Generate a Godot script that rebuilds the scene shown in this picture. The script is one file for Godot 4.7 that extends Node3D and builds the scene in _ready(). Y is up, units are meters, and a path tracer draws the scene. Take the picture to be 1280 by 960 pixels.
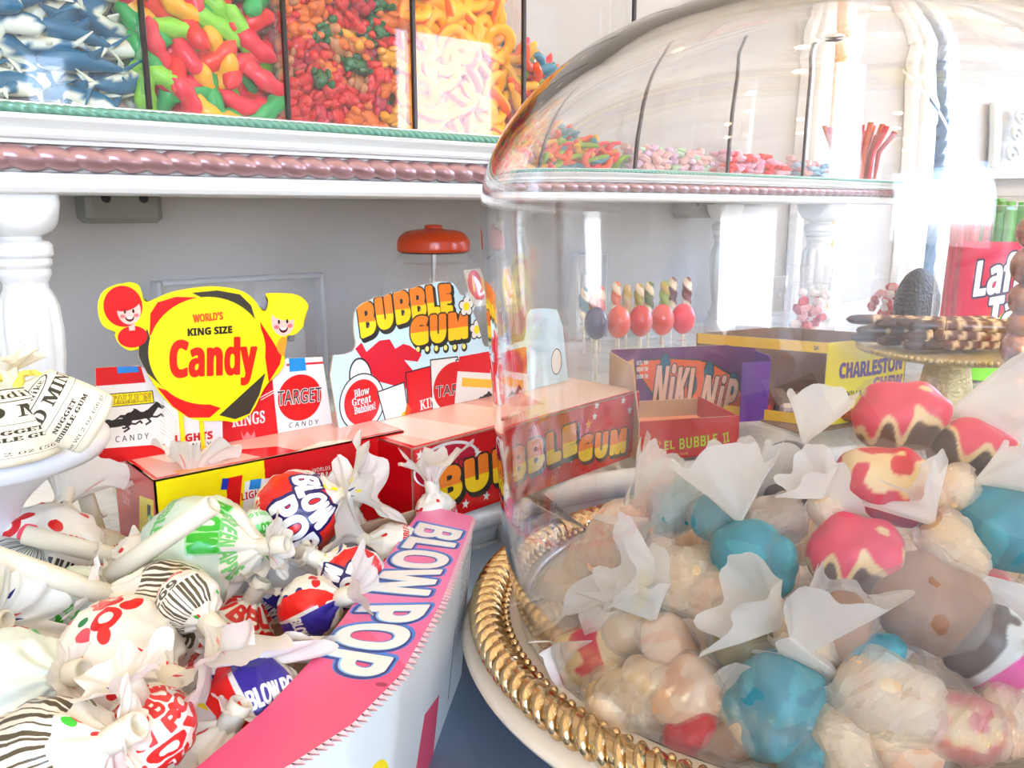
extends Node3D
# A sweet shop: a white shelf of loose gummies over a marble counter of candy cartons, a carton of lollipops and a glass dome of taffy in front.
# World: x runs along the shelf, z towards the shopper, y up; the marble counter top is y = 0. Lens: 1040 px focal length at 1280 x 960.
const FOCAL := 1040.0
const PITCH := 0.20595   # 11.8 degrees down
const YAW := 0.70686     # 40.5 degrees to the right
const EYE := Vector3(0, 0.22, 0)

var rng := RandomNumberGenerator.new()
var used := {}
var cam_basis := Basis.from_euler(Vector3(-PITCH, -YAW, 0))

# ---------- measuring: a point of the photograph at a height, on a depth plane, or at a distance ----------
func ray(u: float, v: float) -> Vector3:
	return cam_basis * Vector3((u - 640.0) / FOCAL, -(v - 480.0) / FOCAL, -1.0)
func at_y(u: float, v: float, y: float) -> Vector3:
	var d := ray(u, v)
	return EYE + d * ((y - EYE.y) / d.y)
func at_z(u: float, v: float, z: float) -> Vector3:
	var d := ray(u, v)
	return EYE + d * (z / d.z)
func at_t(u: float, v: float, t: float) -> Vector3:
	return EYE + ray(u, v) * t
func depth(p: Vector3) -> float:
	return -(cam_basis.inverse() * (p - EYE)).z
func view_dir(a: float, e: float) -> Vector3:
	# a: degrees in the picture, 0 right, 90 up; e: degrees towards the viewer
	var ar := deg_to_rad(a)
	var er := deg_to_rad(e)
	return (cam_basis * Vector3(cos(ar) * cos(er), sin(ar) * cos(er), sin(er))).normalized()

# ---------- naming ----------
func numbered(n: String) -> String:
	if not used.has(n):
		used[n] = 0
		return n
	used[n] += 1
	return "%s_%03d" % [n, used[n]]
func tag(o: Node, label: String, category: String, group := "") -> Node:
	o.set_meta("label", label)
	o.set_meta("category", category)
	if group != "":
		o.set_meta("group", group)
	return o
func thing(called: String, label: String, category: String, where := Vector3.ZERO, turn := 0.0, group := "") -> Node3D:
	var o := Node3D.new()
	o.name = numbered(called)
	add_child(o)
	o.position = where
	o.rotation.y = turn
	tag(o, label, category, group)
	return o
func put(called: String, mesh: Mesh, m: Material = null, parent: Node = self, xf := Transform3D()) -> MeshInstance3D:
	var o := MeshInstance3D.new()
	o.name = numbered(called) if parent == self else called
	o.mesh = mesh
	if m != null:
		o.material_override = m
	o.transform = xf
	o.cast_shadow = GeometryInstance3D.SHADOW_CASTING_SETTING_ON
	parent.add_child(o, true)
	return o
func struct(called: String, mesh: Mesh, m: Material, label := "", xf := Transform3D()) -> MeshInstance3D:
	var o := put(called, mesh, m, self, xf)
	o.set_meta("kind", "structure")
	if label != "":
		o.set_meta("label", label)
	return o
func copy_of(o: Node3D, called: String, label: String, category: String, group: String, xf: Transform3D) -> Node3D:
	var c: Node3D = o.duplicate()
	c.name = numbered(called)
	add_child(c)
	c.transform = xf
	tag(c, label, category, group)
	return c

# ---------- materials ----------
func lin(c: Color) -> Color:
	return c.srgb_to_linear()
func mat(c: Color, rough := 0.6, metal := 0.0) -> StandardMaterial3D:
	var m := StandardMaterial3D.new()
	m.albedo_color = c
	m.roughness = rough
	m.metallic = metal
	return m
func pane(c: Color, a := 0.04, shine := 0.5) -> StandardMaterial3D:
	var m := mat(Color(c.r, c.g, c.b, a), 0.02)
	m.metallic_specular = shine
	m.transparency = BaseMaterial3D.TRANSPARENCY_ALPHA
	m.cull_mode = BaseMaterial3D.CULL_DISABLED
	return m
func tex_mat(t: Texture2D, rough := 0.4) -> StandardMaterial3D:
	var m := mat(Color.WHITE, rough)
	m.albedo_texture = t
	return m
func vc_mat(rough := 0.5) -> StandardMaterial3D:
	var m := mat(Color.WHITE, rough)
	m.vertex_color_use_as_albedo = true
	return m
func bump(m: StandardMaterial3D, freq: float, amount: float, scale3 := 1.0) -> StandardMaterial3D:
	var n := FastNoiseLite.new()
	n.seed = 3
	n.frequency = freq
	var t := NoiseTexture2D.new()
	t.width = 256
	t.height = 256
	t.seamless = true
	t.noise = n
	m.heightmap_enabled = true
	m.heightmap_texture = t
	m.heightmap_scale = amount
	m.uv1_triplanar = true
	m.uv1_scale = Vector3.ONE * scale3
	return m

# ---------- shapes ----------
func new_st() -> SurfaceTool:
	var st := SurfaceTool.new()
	st.begin(Mesh.PRIMITIVE_TRIANGLES)
	return st
func done(st: SurfaceTool) -> ArrayMesh:
	st.generate_normals()
	return st.commit()
# a grid of points f(i/nu, j/nv); dP/du x dP/dv points outwards
func grid(st: SurfaceTool, f, nu: int, nv: int, colour = null, group := 0) -> void:
	var p := []
	var c := []
	for j in nv + 1:
		for i in nu + 1:
			p.append(f.call(float(i) / nu, float(j) / nv))
			c.append(colour.call(float(i) / nu, float(j) / nv, p[-1]) if colour != null else Color.WHITE)
	st.set_smooth_group(group)
	for j in nv:
		for i in nu:
			var a := j * (nu + 1) + i
			var b := a + 1
			var d := a + nu + 1
			var e := d + 1
			for k in [a, e, b, a, d, e]:
				st.set_color(c[k])
				st.set_uv(Vector2(float(k % (nu + 1)) / nu, 1.0 - float(k / (nu + 1)) / nv))
				st.add_vertex(p[k])
func tri(st: SurfaceTool, a: Vector3, b: Vector3, c: Vector3, n: Vector3, ua := Vector2.ZERO, ub := Vector2.ZERO, uc := Vector2.ZERO) -> void:
	if (b - a).cross(c - a).dot(n) > 0:
		var s := b
		b = c
		c = s
		var us := ub
		ub = uc
		uc = us
	for q in [[a, ua], [b, ub], [c, uc]]:
		st.set_uv(q[1])
		st.set_color(Color.WHITE)
		st.add_vertex(q[0])
func quad(st: SurfaceTool, a: Vector3, b: Vector3, c: Vector3, d: Vector3, n: Vector3, uv := true) -> void:
	var u := [Vector2(0, 1), Vector2(1, 1), Vector2(1, 0), Vector2(0, 0)] if uv else [Vector2(.01, .01), Vector2(.01, .01), Vector2(.01, .01), Vector2(.01, .01)]
	tri(st, a, b, c, n, u[0], u[1], u[2])
	tri(st, a, c, d, n, u[0], u[2], u[3])
# box with chamfered edges, centred at c
func box(st: SurfaceTool, c: Vector3, s: Vector3, ch := 0.002) -> void:
	st.set_smooth_group(-1)
	var h := s / 2
	ch = minf(ch, minf(h.x, minf(h.y, h.z)) * 0.9)
	for ax in 3:
		var b := (ax + 1) % 3
		var d := (ax + 2) % 3
		for sg in [-1.0, 1.0]:
			var n := Vector3.ZERO
			n[ax] = sg
			var q := []
			for k in [[-1, -1], [1, -1], [1, 1], [-1, 1]]:
				var p := Vector3.ZERO
				p[ax] = sg * h[ax]
				p[b] = k[0] * (h[b] - ch)
				p[d] = k[1] * (h[d] - ch)
				q.append(c + p)
			quad(st, q[0], q[1], q[2], q[3], n)
		for s1 in [-1.0, 1.0]:
			for s2 in [-1.0, 1.0]:
				var n2 := Vector3.ZERO
				n2[b] = s1
				n2[d] = s2
				var q2 := []
				for k in [[-1, 0], [1, 0], [1, 1], [-1, 1]]:
					var p := Vector3.ZERO
					p[ax] = k[0] * (h[ax] - ch)
					p[b] = s1 * (h[b] - (ch if k[1] == 1 else 0.0))
					p[d] = s2 * (h[d] - (0.0 if k[1] == 1 else ch))
					q2.append(c + p)
				quad(st, q2[0], q2[1], q2[2], q2[3], n2)
	for sx in [-1.0, 1.0]:
		for sy in [-1.0, 1.0]:
			for sz in [-1.0, 1.0]:
				var sgn := Vector3(sx, sy, sz)
				var hh := h - Vector3.ONE * ch
				tri(st, c + sgn * Vector3(h.x, hh.y, hh.z), c + sgn * Vector3(hh.x, h.y, hh.z), c + sgn * Vector3(hh.x, hh.y, h.z), sgn)
func box_mesh(s: Vector3, ch := 0.002, c := Vector3.ZERO) -> ArrayMesh:
	var st := new_st()
	box(st, c, s, ch)
	return done(st)
# lathe about y: profile of Vector2(radius, height) from bottom to top
func lathe(st: SurfaceTool, prof: Array, seg := 48, wob = null) -> void:
	var n := prof.size() - 1
	grid(st, func(u, v):
		var k: Vector2 = prof[int(round(v * n))]
		var a: float = u * TAU
		var r: float = k.x * (wob.call(a, k.y) if wob != null else 1.0)
		return Vector3(r * cos(a), k.y, -r * sin(a)), seg, n)
func lathe_mesh(prof: Array, seg := 48, wob = null) -> ArrayMesh:
	var st := new_st()
	lathe(st, prof, seg, wob)
	return done(st)
func smooth_prof(pts: Array, n := 6) -> Array:
	var out := []
	for i in pts.size() - 1:
		var a: Vector2 = pts[maxi(i - 1, 0)]
		var b: Vector2 = pts[i]
		var c: Vector2 = pts[i + 1]
		var d: Vector2 = pts[mini(i + 2, pts.size() - 1)]
		for k in n:
			out.append(b.cubic_interpolate(c, a, d, float(k) / n))
	out.append(pts[-1])
	return out
# tube along points, with a radius at each
func tube(st: SurfaceTool, pts: Array, rad: Array, seg := 12, caps := true) -> void:
	var n := pts.size() - 1
	var ups := []
	var up := Vector3.UP
	for i in pts.size():
		var t: Vector3 = (pts[mini(i + 1, n)] - pts[maxi(i - 1, 0)]).normalized()
		if i == 0 and absf(t.dot(up)) > 0.9:
			up = Vector3.RIGHT
		up = (up - t * up.dot(t)).normalized()
		ups.append([up, t.cross(up)])
	grid(st, func(u, v):
		var i := int(round(v * n))
		var a: float = -u * TAU
		return pts[i] + (ups[i][0] * cos(a) + ups[i][1] * sin(a)) * -rad[i], seg, n)
	if caps:
		st.set_smooth_group(-1)
		for e in [0, n]:
			var dirn: Vector3 = (pts[0] - pts[1]) if e == 0 else (pts[n] - pts[n - 1])
			for k in seg:
				var a0 := k * TAU / seg
				var a1 := (k + 1) * TAU / seg
				tri(st, pts[e], pts[e] + (ups[e][0] * cos(a0) + ups[e][1] * sin(a0)) * rad[e], pts[e] + (ups[e][0] * cos(a1) + ups[e][1] * sin(a1)) * rad[e], dirn)
func ball(st: SurfaceTool, c: Vector3, r: Vector3, nu := 20, nv := 12, colour = null) -> void:
	grid(st, func(u, v):
		var a: float = u * TAU
		var b: float = (v - 0.5) * PI
		return c + Vector3(r.x * cos(a) * cos(b), r.y * sin(b), -r.z * sin(a) * cos(b)), nu, nv, colour)
func ball_mesh(r: Vector3, nu := 20, nv := 12) -> ArrayMesh:
	var st := new_st()
	ball(st, Vector3.ZERO, r, nu, nv)
	return done(st)
# twisted rope along x from 0 to length
func rope_mesh(length: float, r: float, pitch: float, strands := 3, squash := 1.0, seg := 24) -> ArrayMesh:
	var st := new_st()
	var n := int(length / pitch * strands * 14.0)
	grid(st, func(u, v):
		var a: float = u * TAU
		var x: float = v * length
		var q: float = absf(sin((a - x * TAU / pitch) * strands * 0.5))
		var rr: float = r * (0.70 + 0.30 * pow(q, 0.75))
		return Vector3(x, rr * cos(a), rr * squash * sin(a)), seg, n)
	return done(st)
# a profile of Vector2(z, y) swept along x from x0 to x1
func sweep_x(prof: Array, x0: float, x1: float) -> ArrayMesh:
	var st := new_st()
	st.set_smooth_group(-1)
	for i in prof.size() - 1:
		var a: Vector2 = prof[i]
		var b: Vector2 = prof[i + 1]
		var n := Vector3(0, -(b.x - a.x), b.y - a.y)
		quad(st, Vector3(x0, a.y, a.x), Vector3(x1, a.y, a.x), Vector3(x1, b.y, b.x), Vector3(x0, b.y, b.x), n)
	return done(st)
func round_off(pts: PackedVector2Array, times := 2, keep := 0.0) -> PackedVector2Array:
	var p := pts
	for t in times:
		var q := PackedVector2Array()
		var n := p.size()
		for i in n:
			if p[i].y <= keep:
				q.append(p[i])
				continue
			q.append(p[i].lerp(p[(i + n - 1) % n], 0.25))
			q.append(p[i].lerp(p[(i + 1) % n], 0.25))
		p = q
	return p
# flat card cut along an outline (metres), thickness back from z = 0; front uv over rect
func card_mesh(outline: PackedVector2Array, thick: float, rect: Rect2, front: Material, edge: Material) -> ArrayMesh:
	var idx := Geometry2D.triangulate_polygon(outline)
	var st := new_st()
	st.set_smooth_group(-1)
	var st2 := new_st()
	st2.set_smooth_group(-1)
	for k in range(0, idx.size(), 3):
		var p := []
		var uv := []
		for j in 3:
			var o: Vector2 = outline[idx[k + j]]
			p.append(Vector3(o.x, o.y, 0))
			uv.append(Vector2((o.x - rect.position.x) / rect.size.x, 1.0 - (o.y - rect.position.y) / rect.size.y))
		tri(st, p[0], p[1], p[2], Vector3(0, 0, 1), uv[0], uv[1], uv[2])
		var back := Vector3(0, 0, -thick)
		tri(st2, p[0] + back, p[1] + back, p[2] + back, Vector3(0, 0, -1))
	var n := outline.size()
	var cw := Geometry2D.is_polygon_clockwise(outline)
	for i in n:
		var a := outline[i]
		var b := outline[(i + 1) % n]
		var t := b - a
		var nn := Vector3(t.y, -t.x, 0) * (-1.0 if cw else 1.0)
		quad(st2, Vector3(a.x, a.y, 0), Vector3(b.x, b.y, 0), Vector3(b.x, b.y, -thick), Vector3(a.x, a.y, -thick), nn)
	st.set_material(front)
	st2.set_material(edge)
	var am := done(st)
	st2.generate_normals()
	return st2.commit(am)

# ---------- flat print: polygons and lettering filled into an image ----------
class Print:
	var im: Image
	var w: int
	var h: int
	var ss := 2
	static var fonts := {}
	func _init(width: int, height: int, bg: Color):
		w = width
		h = height
		im = Image.create_empty(w * ss, h * ss, false, Image.FORMAT_RGBA8)
		im.fill(bg)
	func fill(contours: Array, c: Color, ymin := -1e9, ymax := 1e9) -> void:
		var rows := {}
		for poly in contours:
			var n: int = poly.size()
			for i in n:
				var a: Vector2 = poly[i] * ss
				var b: Vector2 = poly[(i + 1) % n] * ss
				if a.y > b.y:
					var s := a
					a = b
					b = s
				var y0 := maxi(maxi(0, int(ceil(a.y - 0.5))), int(maxf(ymin * ss, -1.0)))
				var y1 := mini(mini(h * ss - 1, int(ceil(b.y - 0.5)) - 1), int(minf(ymax * ss, 1e6)))
				for y in range(y0, y1 + 1):
					var x := a.x + (y + 0.5 - a.y) / (b.y - a.y) * (b.x - a.x)
					if rows.has(y):
						rows[y].append(x)
					else:
						rows[y] = [x]
		for y in rows:
			var xs: Array = rows[y]
			xs.sort()
			for k in range(0, xs.size() - 1, 2):
				var x0 := maxi(0, int(round(xs[k])))
				var x1 := mini(w * ss, int(round(xs[k + 1])))
				if x1 > x0:
					im.fill_rect(Rect2i(x0, y, x1 - x0, 1), c)
	func poly(p: Array, c: Color) -> void:
		fill([p], c)
	func rect(x: float, y: float, ww: float, hh: float, c: Color) -> void:
		fill([[Vector2(x, y), Vector2(x + ww, y), Vector2(x + ww, y + hh), Vector2(x, y + hh)]], c)
	static func oval(cx: float, cy: float, rx: float, ry: float, rot := 0.0, n := 40) -> Array:
		var p := []
		for k in n:
			p.append(Vector2(cx, cy) + Vector2(rx * cos(k * TAU / n), ry * sin(k * TAU / n)).rotated(rot))
		return p
	func ellipse(cx: float, cy: float, rx: float, ry: float, c: Color, rot := 0.0) -> void:
		fill([oval(cx, cy, rx, ry, rot)], c)
	func star(cx: float, cy: float, r: float, c: Color, rot := 0.0, n := 5, inner := 0.42) -> void:
		var p := []
		for k in n * 2:
			p.append(Vector2(cx, cy) + Vector2(0, -r if k % 2 == 0 else -r * inner).rotated(k * PI / n + rot))
		fill([p], c)
	func stroke(pts: Array, wd: float, c: Color) -> void:
		var all := []
		for q in Geometry2D.offset_polyline(PackedVector2Array(pts), wd / 2, Geometry2D.JOIN_ROUND, Geometry2D.END_ROUND):
			all.append(Array(q))
		fill(all, c)
	static func font(kind: String) -> RID:
		if not fonts.has(kind):
			var f := SystemFont.new()
			var k := kind.split("+")
			f.font_names = PackedStringArray([k[0]])
			if k.size() > 1:
				f.font_weight = 700
			fonts[kind] = [f, f.get_rids()[0], {}]
		return fonts[kind][1]
	# outlines of a letter at size 100: [[outer contours], [holes], advance]
	static func glyph(kind: String, ch: String) -> Array:
		var rid := font(kind)
		var cache: Dictionary = fonts[kind][2]
		if cache.has(ch):
			return cache[ch]
		var ts := TextServerManager.get_primary_interface()
		var gi := ts.font_get_glyph_index(rid, 100, ch.unicode_at(0), 0)
		var c := ts.font_get_glyph_contours(rid, 100, gi)
		var outs := []
		var holes := []
		if c.has("points"):
			var start := 0
			for e in c.contours:
				var raw: Array = []
				for k in range(start, e + 1):
					raw.append(c.points[k])
				start = e + 1
				var pts := []
				var n := raw.size()
				for k in n:
					var p: Vector3 = raw[k]
					var q: Vector3 = raw[(k + 1) % n]
					if int(p.z) == 1:
						pts.append(Vector2(p.x, p.y))
						continue
					var prev: Vector3 = raw[(k + n - 1) % n]
					var a := Vector2(prev.x, prev.y) if int(prev.z) == 1 else Vector2(prev.x + p.x, prev.y + p.y) / 2
					var b := Vector2(q.x, q.y) if int(q.z) == 1 else Vector2(q.x + p.x, q.y + p.y) / 2
					for s in [0.25, 0.5, 0.75, 1.0]:
						pts.append(a.lerp(Vector2(p.x, p.y), s).lerp(Vector2(p.x, p.y).lerp(b, s), s))
				var area := 0.0
				for k in pts.size():
					area += pts[k].cross(pts[(k + 1) % pts.size()])
				# the first contour's turn is an outer one's
				outs.append([pts, area])
			var big := 0.0
			for o in outs:
				if absf(o[1]) > absf(big):
					big = o[1]
			var keep := []
			for o in outs:
				if o[1] * big > 0:
					keep.append(o[0])
				else:
					holes.append(o[0])
			outs = keep
		cache[ch] = [outs, holes, ts.font_get_glyph_advance(rid, 100, gi).x]
		return cache[ch]
	static func width(kind: String, s: String, gap := 0.0) -> float:
		var x := 0.0
		for ch in s:
			x += glyph(kind, ch)[2] + gap
		return x - gap
	# lettering whose baseline runs from a to b, capitals tall high; grow fattens, each layer [grow, colour, dx, dy]
	func text(s: String, a: Vector2, b: Vector2, tall: float, layers: Array, kind := "Droid Sans+b", gap := 0.0, arc := 0.0, slant := 0.0) -> void:
		var wd := width(kind, s, gap)
		var dirx := (b - a).normalized()
		var diry := Vector2(-dirx.y, dirx.x)
		var sx := a.distance_to(b) / wd
		var sy := tall / 71.0
		for lay in layers:
			var x := 0.0
			for ch in s:
				var g := glyph(kind, ch)
				var put := func(p: Vector2) -> Vector2:
					var t: float = (x + p.x) / wd
					var px: float = (x + p.x) * sx - p.y * slant * sy
					var py: float = p.y * sy - arc * 4.0 * t * (1.0 - t)
					return a + dirx * px + diry * py + Vector2(lay[2] if lay.size() > 2 else 0.0, lay[3] if lay.size() > 3 else 0.0)
				var all := []
				for o in g[0]:
					var q := PackedVector2Array()
					for p in o:
						q.append(put.call(p))
					if lay[0] != 0.0:
						for r in Geometry2D.offset_polygon(q, lay[0], Geometry2D.JOIN_ROUND):
							all.append(Array(r))
					else:
						all.append(Array(q))
				for o in g[1]:
					var q := PackedVector2Array()
					for p in o:
						q.append(put.call(p))
					if lay[0] != 0.0:
						for r in Geometry2D.offset_polygon(q, -lay[0] * 0.3, Geometry2D.JOIN_ROUND):
							all.append(Array(r))
					else:
						all.append(Array(q))
				if all.size():
					var lo := 1e9
					var hi := -1e9
					for o in all:
						for p in o:
							lo = minf(lo, p.y)
							hi = maxf(hi, p.y)
					if lay.size() > 4:
						fill(all, lay[1], -1e9, lo + (hi - lo) * lay[4])
					else:
						fill(all, lay[1])
				x += g[2] + gap
	func bars(x: float, y: float, ww: float, hh: float, c: Color, sd: int) -> void:
		var r := RandomNumberGenerator.new()
		r.seed = sd
		var at := x
		while at < x + ww:
			var k := r.randf_range(ww * .008, ww * .035)
			rect(at, y, minf(k, x + ww - at), hh, c)
			at += k + r.randf_range(ww * .01, ww * .035)
	func tex() -> ImageTexture:
		var o: Image = im.duplicate()
		o.resize(w, h, Image.INTERPOLATE_BILINEAR)
		return ImageTexture.create_from_image(o)

# a flat printed face: origin at its lower left, unit axes, size in metres, and the print on it
class Face:
	var o: Vector3
	var ex: Vector3
	var ey: Vector3
	var w: float
	var h: float
	var pr: Print
	var res: float
	var host
	func _init(host_, o_, ex_, ey_, w_, h_, res_, bg):
		host = host_
		o = o_
		ex = ex_
		ey = ey_
		w = w_
		h = h_
		res = res_
		pr = Print.new(int(w * res), int(h * res), bg)
	func local(u: float, v: float) -> Vector2:   # a pixel of the photograph measured on this plane, metres
		var d: Vector3 = host.ray(u, v)
		var n := ex.cross(ey)
		var p: Vector3 = host.EYE + d * ((o - host.EYE).dot(n) / d.dot(n))
		return Vector2((p - o).dot(ex), (p - o).dot(ey))
	func px(u: float, v: float) -> Vector2:      # the same in print pixels
		var l := local(u, v)
		return Vector2(l.x * res, (h - l.y) * res)
	func pts(a: Array) -> Array:
		var q := []
		for k in range(0, a.size(), 2):
			q.append(px(a[k], a[k + 1]))
		return q
	func at(u0: float, v0: float, u1: float, v1: float, tall: float, s: String, layers: Array, kind := "Droid Sans+b", gap := 0.0, arc := 0.0, slant := 0.0) -> void:
		# baseline between two measured points; tall in measured pixels there
		var a := px(u0, v0)
		var b := px(u1, v1)
		var t := px((u0 + u1) / 2, (v0 + v1) / 2).distance_to(px((u0 + u1) / 2, (v0 + v1) / 2 - tall))
		pr.text(s, a, b, t, layers, kind, gap, arc, slant)
	func xf() -> Transform3D:
		return Transform3D(Basis(ex, ey, ex.cross(ey)), o)

# ---------- the scene ----------
func _ready() -> void:
	var cam := Camera3D.new()
	cam.name = "camera"
	cam.fov = 2.0 * rad_to_deg(atan(480.0 / FOCAL))
	cam.near = 0.01
	cam.far = 100.0
	cam.position = EYE
	cam.basis = cam_basis
	add_child(cam)
	cam.current = true
	var we := WorldEnvironment.new()
	we.name = "world_environment"
	var env := Environment.new()
	env.tonemap_mode = Environment.TONE_MAPPER_LINEAR
	env.tonemap_exposure = 3.15
	env.background_mode = Environment.BG_SKY
	var sky := Sky.new()
	var psm := ProceduralSkyMaterial.new()
	psm.sky_top_color = Color(0.62, 0.78, 1.0)
	psm.sky_horizon_color = Color(0.93, 0.96, 1.0)
	psm.ground_horizon_color = Color(0.75, 0.77, 0.78)
	psm.ground_bottom_color = Color(0.45, 0.45, 0.44)
	psm.energy_multiplier = 7.0
	psm.sun_angle_max = 0.0
	sky.sky_material = psm
	env.sky = sky
	env.sdfgi_enabled = true
	env.ssao_enabled = true
	env.ssil_enabled = true
	we.environment = env
	add_child(we)
	rng.seed = 11
	build_room()
	build_lamps()
	build_counter()
	build_shelf()
	build_dome()
	build_cartons()
	build_back_row()
	build_right_side()
	build_left_stand()
	build_lollipop_carton()
	build_lollipops()
	build_taffy()
	build_bins()

func slab(called: String, lo: Vector3, hi: Vector3, m: Material, label := "") -> MeshInstance3D:
	return struct(called, box_mesh(hi - lo, 0.001), m, label, Transform3D(Basis(), (lo + hi) / 2))

# window holes in the wall behind the shopper: x0, x1, y0, y1
const HOLES := [[-1.85, -0.35, -0.1, 1.5], [0.69, 0.91, 0.56, 0.82], [2.28, 2.99, 0.05, 1.12]]

func build_room() -> void:
	var white := bump(mat(Color(0.93, 0.92, 0.90), 0.7), 0.03, 0.05, 3.0)
	var grey := bump(mat(Color(0.715, 0.695, 0.67), 0.75), 0.03, 0.05, 3.0)
	var wood := bump(mat(Color(0.62, 0.52, 0.42), 0.5), 0.05, 0.05, 2.0)
	slab("floor", Vector3(-2.1, -1.02, -1.12), Vector3(3.8, -0.92, 2.2), wood)
	slab("ceiling", Vector3(-2.1, 1.75, -1.12), Vector3(3.8, 1.85, 2.2), white)
	slab("wall_back", Vector3(-2.1, -0.92, -1.12), Vector3(3.8, 1.75, -1.02), grey, "pale grey wall behind the shelf and counter")
	slab("wall_left", Vector3(-2.1, -0.92, -1.02), Vector3(-2.0, 1.75, 2.2), white)
	# right wall with a tall window that floods the far end of the counter
	var wr := new_st()
	box(wr, Vector3(3.75, -0.285, 0.54), Vector3(0.1, 1.27, 3.12), 0.001)
	box(wr, Vector3(3.75, 1.65, 0.54), Vector3(0.1, 0.20, 3.12), 0.001)
	box(wr, Vector3(3.75, 0.95, -0.91), Vector3(0.1, 1.20, 0.22), 0.001)
	box(wr, Vector3(3.75, 0.95, 1.40), Vector3(0.1, 1.20, 1.40), 0.001)
	struct("wall_right", done(wr), white)
	var rf := new_st()
	for s in [-1, 1]:
		box(rf, Vector3(0, 0, s * 0.73), Vector3(0.06, 1.2, 0.04), 0.003)
		box(rf, Vector3(0, s * 0.58, 0), Vector3(0.06, 0.04, 1.42), 0.003)
	box(rf, Vector3.ZERO, Vector3(0.05, 1.12, 0.03), 0.003)
	var rwin := struct("window_4", done(rf), white, "", Transform3D(Basis(), Vector3(3.75, 0.95, -0.05)))
	put("pane", box_mesh(Vector3(0.004, 1.12, 1.42), 0.0005), pane(Color(0.9, 0.95, 0.95)), rwin)
	# shop front: wall pieces round the windows
	var z0 := 2.1
	var z1 := 2.2
	var x := -2.0
	var st := new_st()
	for hgap in HOLES:
		box(st, Vector3((x + hgap[0]) / 2, 0.415, (z0 + z1) / 2), Vector3(hgap[0] - x, 2.67, z1 - z0), 0.001)
		box(st, Vector3((hgap[0] + hgap[1]) / 2, (-0.92 + hgap[2]) / 2, (z0 + z1) / 2), Vector3(hgap[1] - hgap[0], hgap[2] + 0.92, z1 - z0), 0.001)
		box(st, Vector3((hgap[0] + hgap[1]) / 2, (1.75 + hgap[3]) / 2, (z0 + z1) / 2), Vector3(hgap[1] - hgap[0], 1.75 - hgap[3], z1 - z0), 0.001)
		x = hgap[1]
	box(st, Vector3((x + 3.7) / 2, 0.415, (z0 + z1) / 2), Vector3(3.7 - x, 2.67, z1 - z0), 0.001)
	struct("wall_front", done(st), white)
	var n := 0
	for hgap in HOLES:
		n += 1
		var fr := new_st()
		var w: float = hgap[1] - hgap[0]
		var h: float = hgap[3] - hgap[2]
		for s in [-1, 1]:
			box(fr, Vector3(s * (w / 2 - 0.02), 0, 0), Vector3(0.04, h, 0.06), 0.003)
			box(fr, Vector3(0, s * (h / 2 - 0.02), 0), Vector3(w - 0.08, 0.04, 0.06), 0.003)
		var win := struct("window_%d" % n, done(fr), white, "", Transform3D(Basis(), Vector3((hgap[0] + hgap[1]) / 2, (hgap[2] + hgap[3]) / 2, 2.15)))
		put("pane", box_mesh(Vector3(w - 0.08, h - 0.08, 0.004), 0.0005), pane(Color(0.9, 0.95, 0.95)), win)
	# fluted white pilasters on the back wall to the right, with a twisted cord down the middle of each
	n = 0
	for k in [[1.77, 0.085, Color(0.86, 0.62, 0.28)], [2.33, 0.12, Color(0.36, 0.47, 0.58)]]:
		n += 1
		var ps := new_st()
		for s in [-1.0, 1.0]:
			box(ps, Vector3(s * k[1] * 0.62, 0.4, -1.0), Vector3(k[1] * 0.62, 2.6, 0.04), 0.004)
			box(ps, Vector3(s * k[1] * 1.15, 0.4, -1.005), Vector3(k[1] * 0.28, 2.6, 0.03), 0.006)
		var pil := struct("trim_%d" % n, done(ps), mat(Color(0.95, 0.94, 0.92), 0.4), "white fluted pilaster with a twisted cord down it", Transform3D(Basis(), Vector3(k[0], 0, 0)))
		put("cord", rope_mesh(1.9, 0.022, 0.16, 3, 1.0, 16), mat(k[2], 0.35, 0.3), pil, Transform3D(Basis(Vector3(0, 1, 0), Vector3(-1, 0, 0), Vector3(0, 0, 1)), Vector3(0, -0.3, -0.99)))
	# white scrolled bracket high on the right of the wall
	var sc := thing("scroll_bracket", "white scrolled bracket high on the bright wall at the right", "bracket", Vector3(2.86, 0.62, -1.0))
	var iron := mat(Color(0.86, 0.88, 0.88), 0.4)
	put("back_bar", box_mesh(Vector3(0.05, 0.34, 0.02), 0.004), iron, sc, Transform3D(Basis(), Vector3(-0.1, 0, 0)))
	for q in [[0.02, -0.08, 0.05], [0.05, 0.03, 0.045], [0.09, 0.12, 0.04]]:
		var s2 := new_st()
		var pp := []
		var rr := []
		for i in 40:
			var t := i / 39.0
			pp.append(Vector3(q[0] + cos(t * 9.0) * q[2] * (1.1 - t), q[1] + sin(t * 9.0) * q[2] * (1.1 - t), 0.01))
			rr.append(0.008)
		tube(s2, pp, rr, 8)
		put("scroll", done(s2), iron, sc)

func lamp(called: String, label: String, p: Vector3, r: float, c: Color, e: float, group := "") -> void:
	var t := thing(called, label, "lamp", p, 0.0, group)
	var g := mat(c, 0.4)
	g.emission_enabled = true
	g.emission = c
	g.emission_energy_multiplier = 9.0
	put("bulb", ball_mesh(Vector3.ONE * r, 14, 8), g, t)
	put("socket", lathe_mesh([Vector2(r * 0.5, r * 0.8), Vector2(r * 0.55, r * 2.0), Vector2(r * 0.8, 1.75 - p.y - 0.001)], 16), mat(Color(0.9, 0.88, 0.8), 0.3), t)
	var o := OmniLight3D.new()
	o.name = "light"
	o.light_color = c
	o.light_energy = e
	o.omni_range = 8.0
	o.omni_attenuation = 2.0
	o.light_size = r
	o.shadow_enabled = true
	t.add_child(o)

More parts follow.
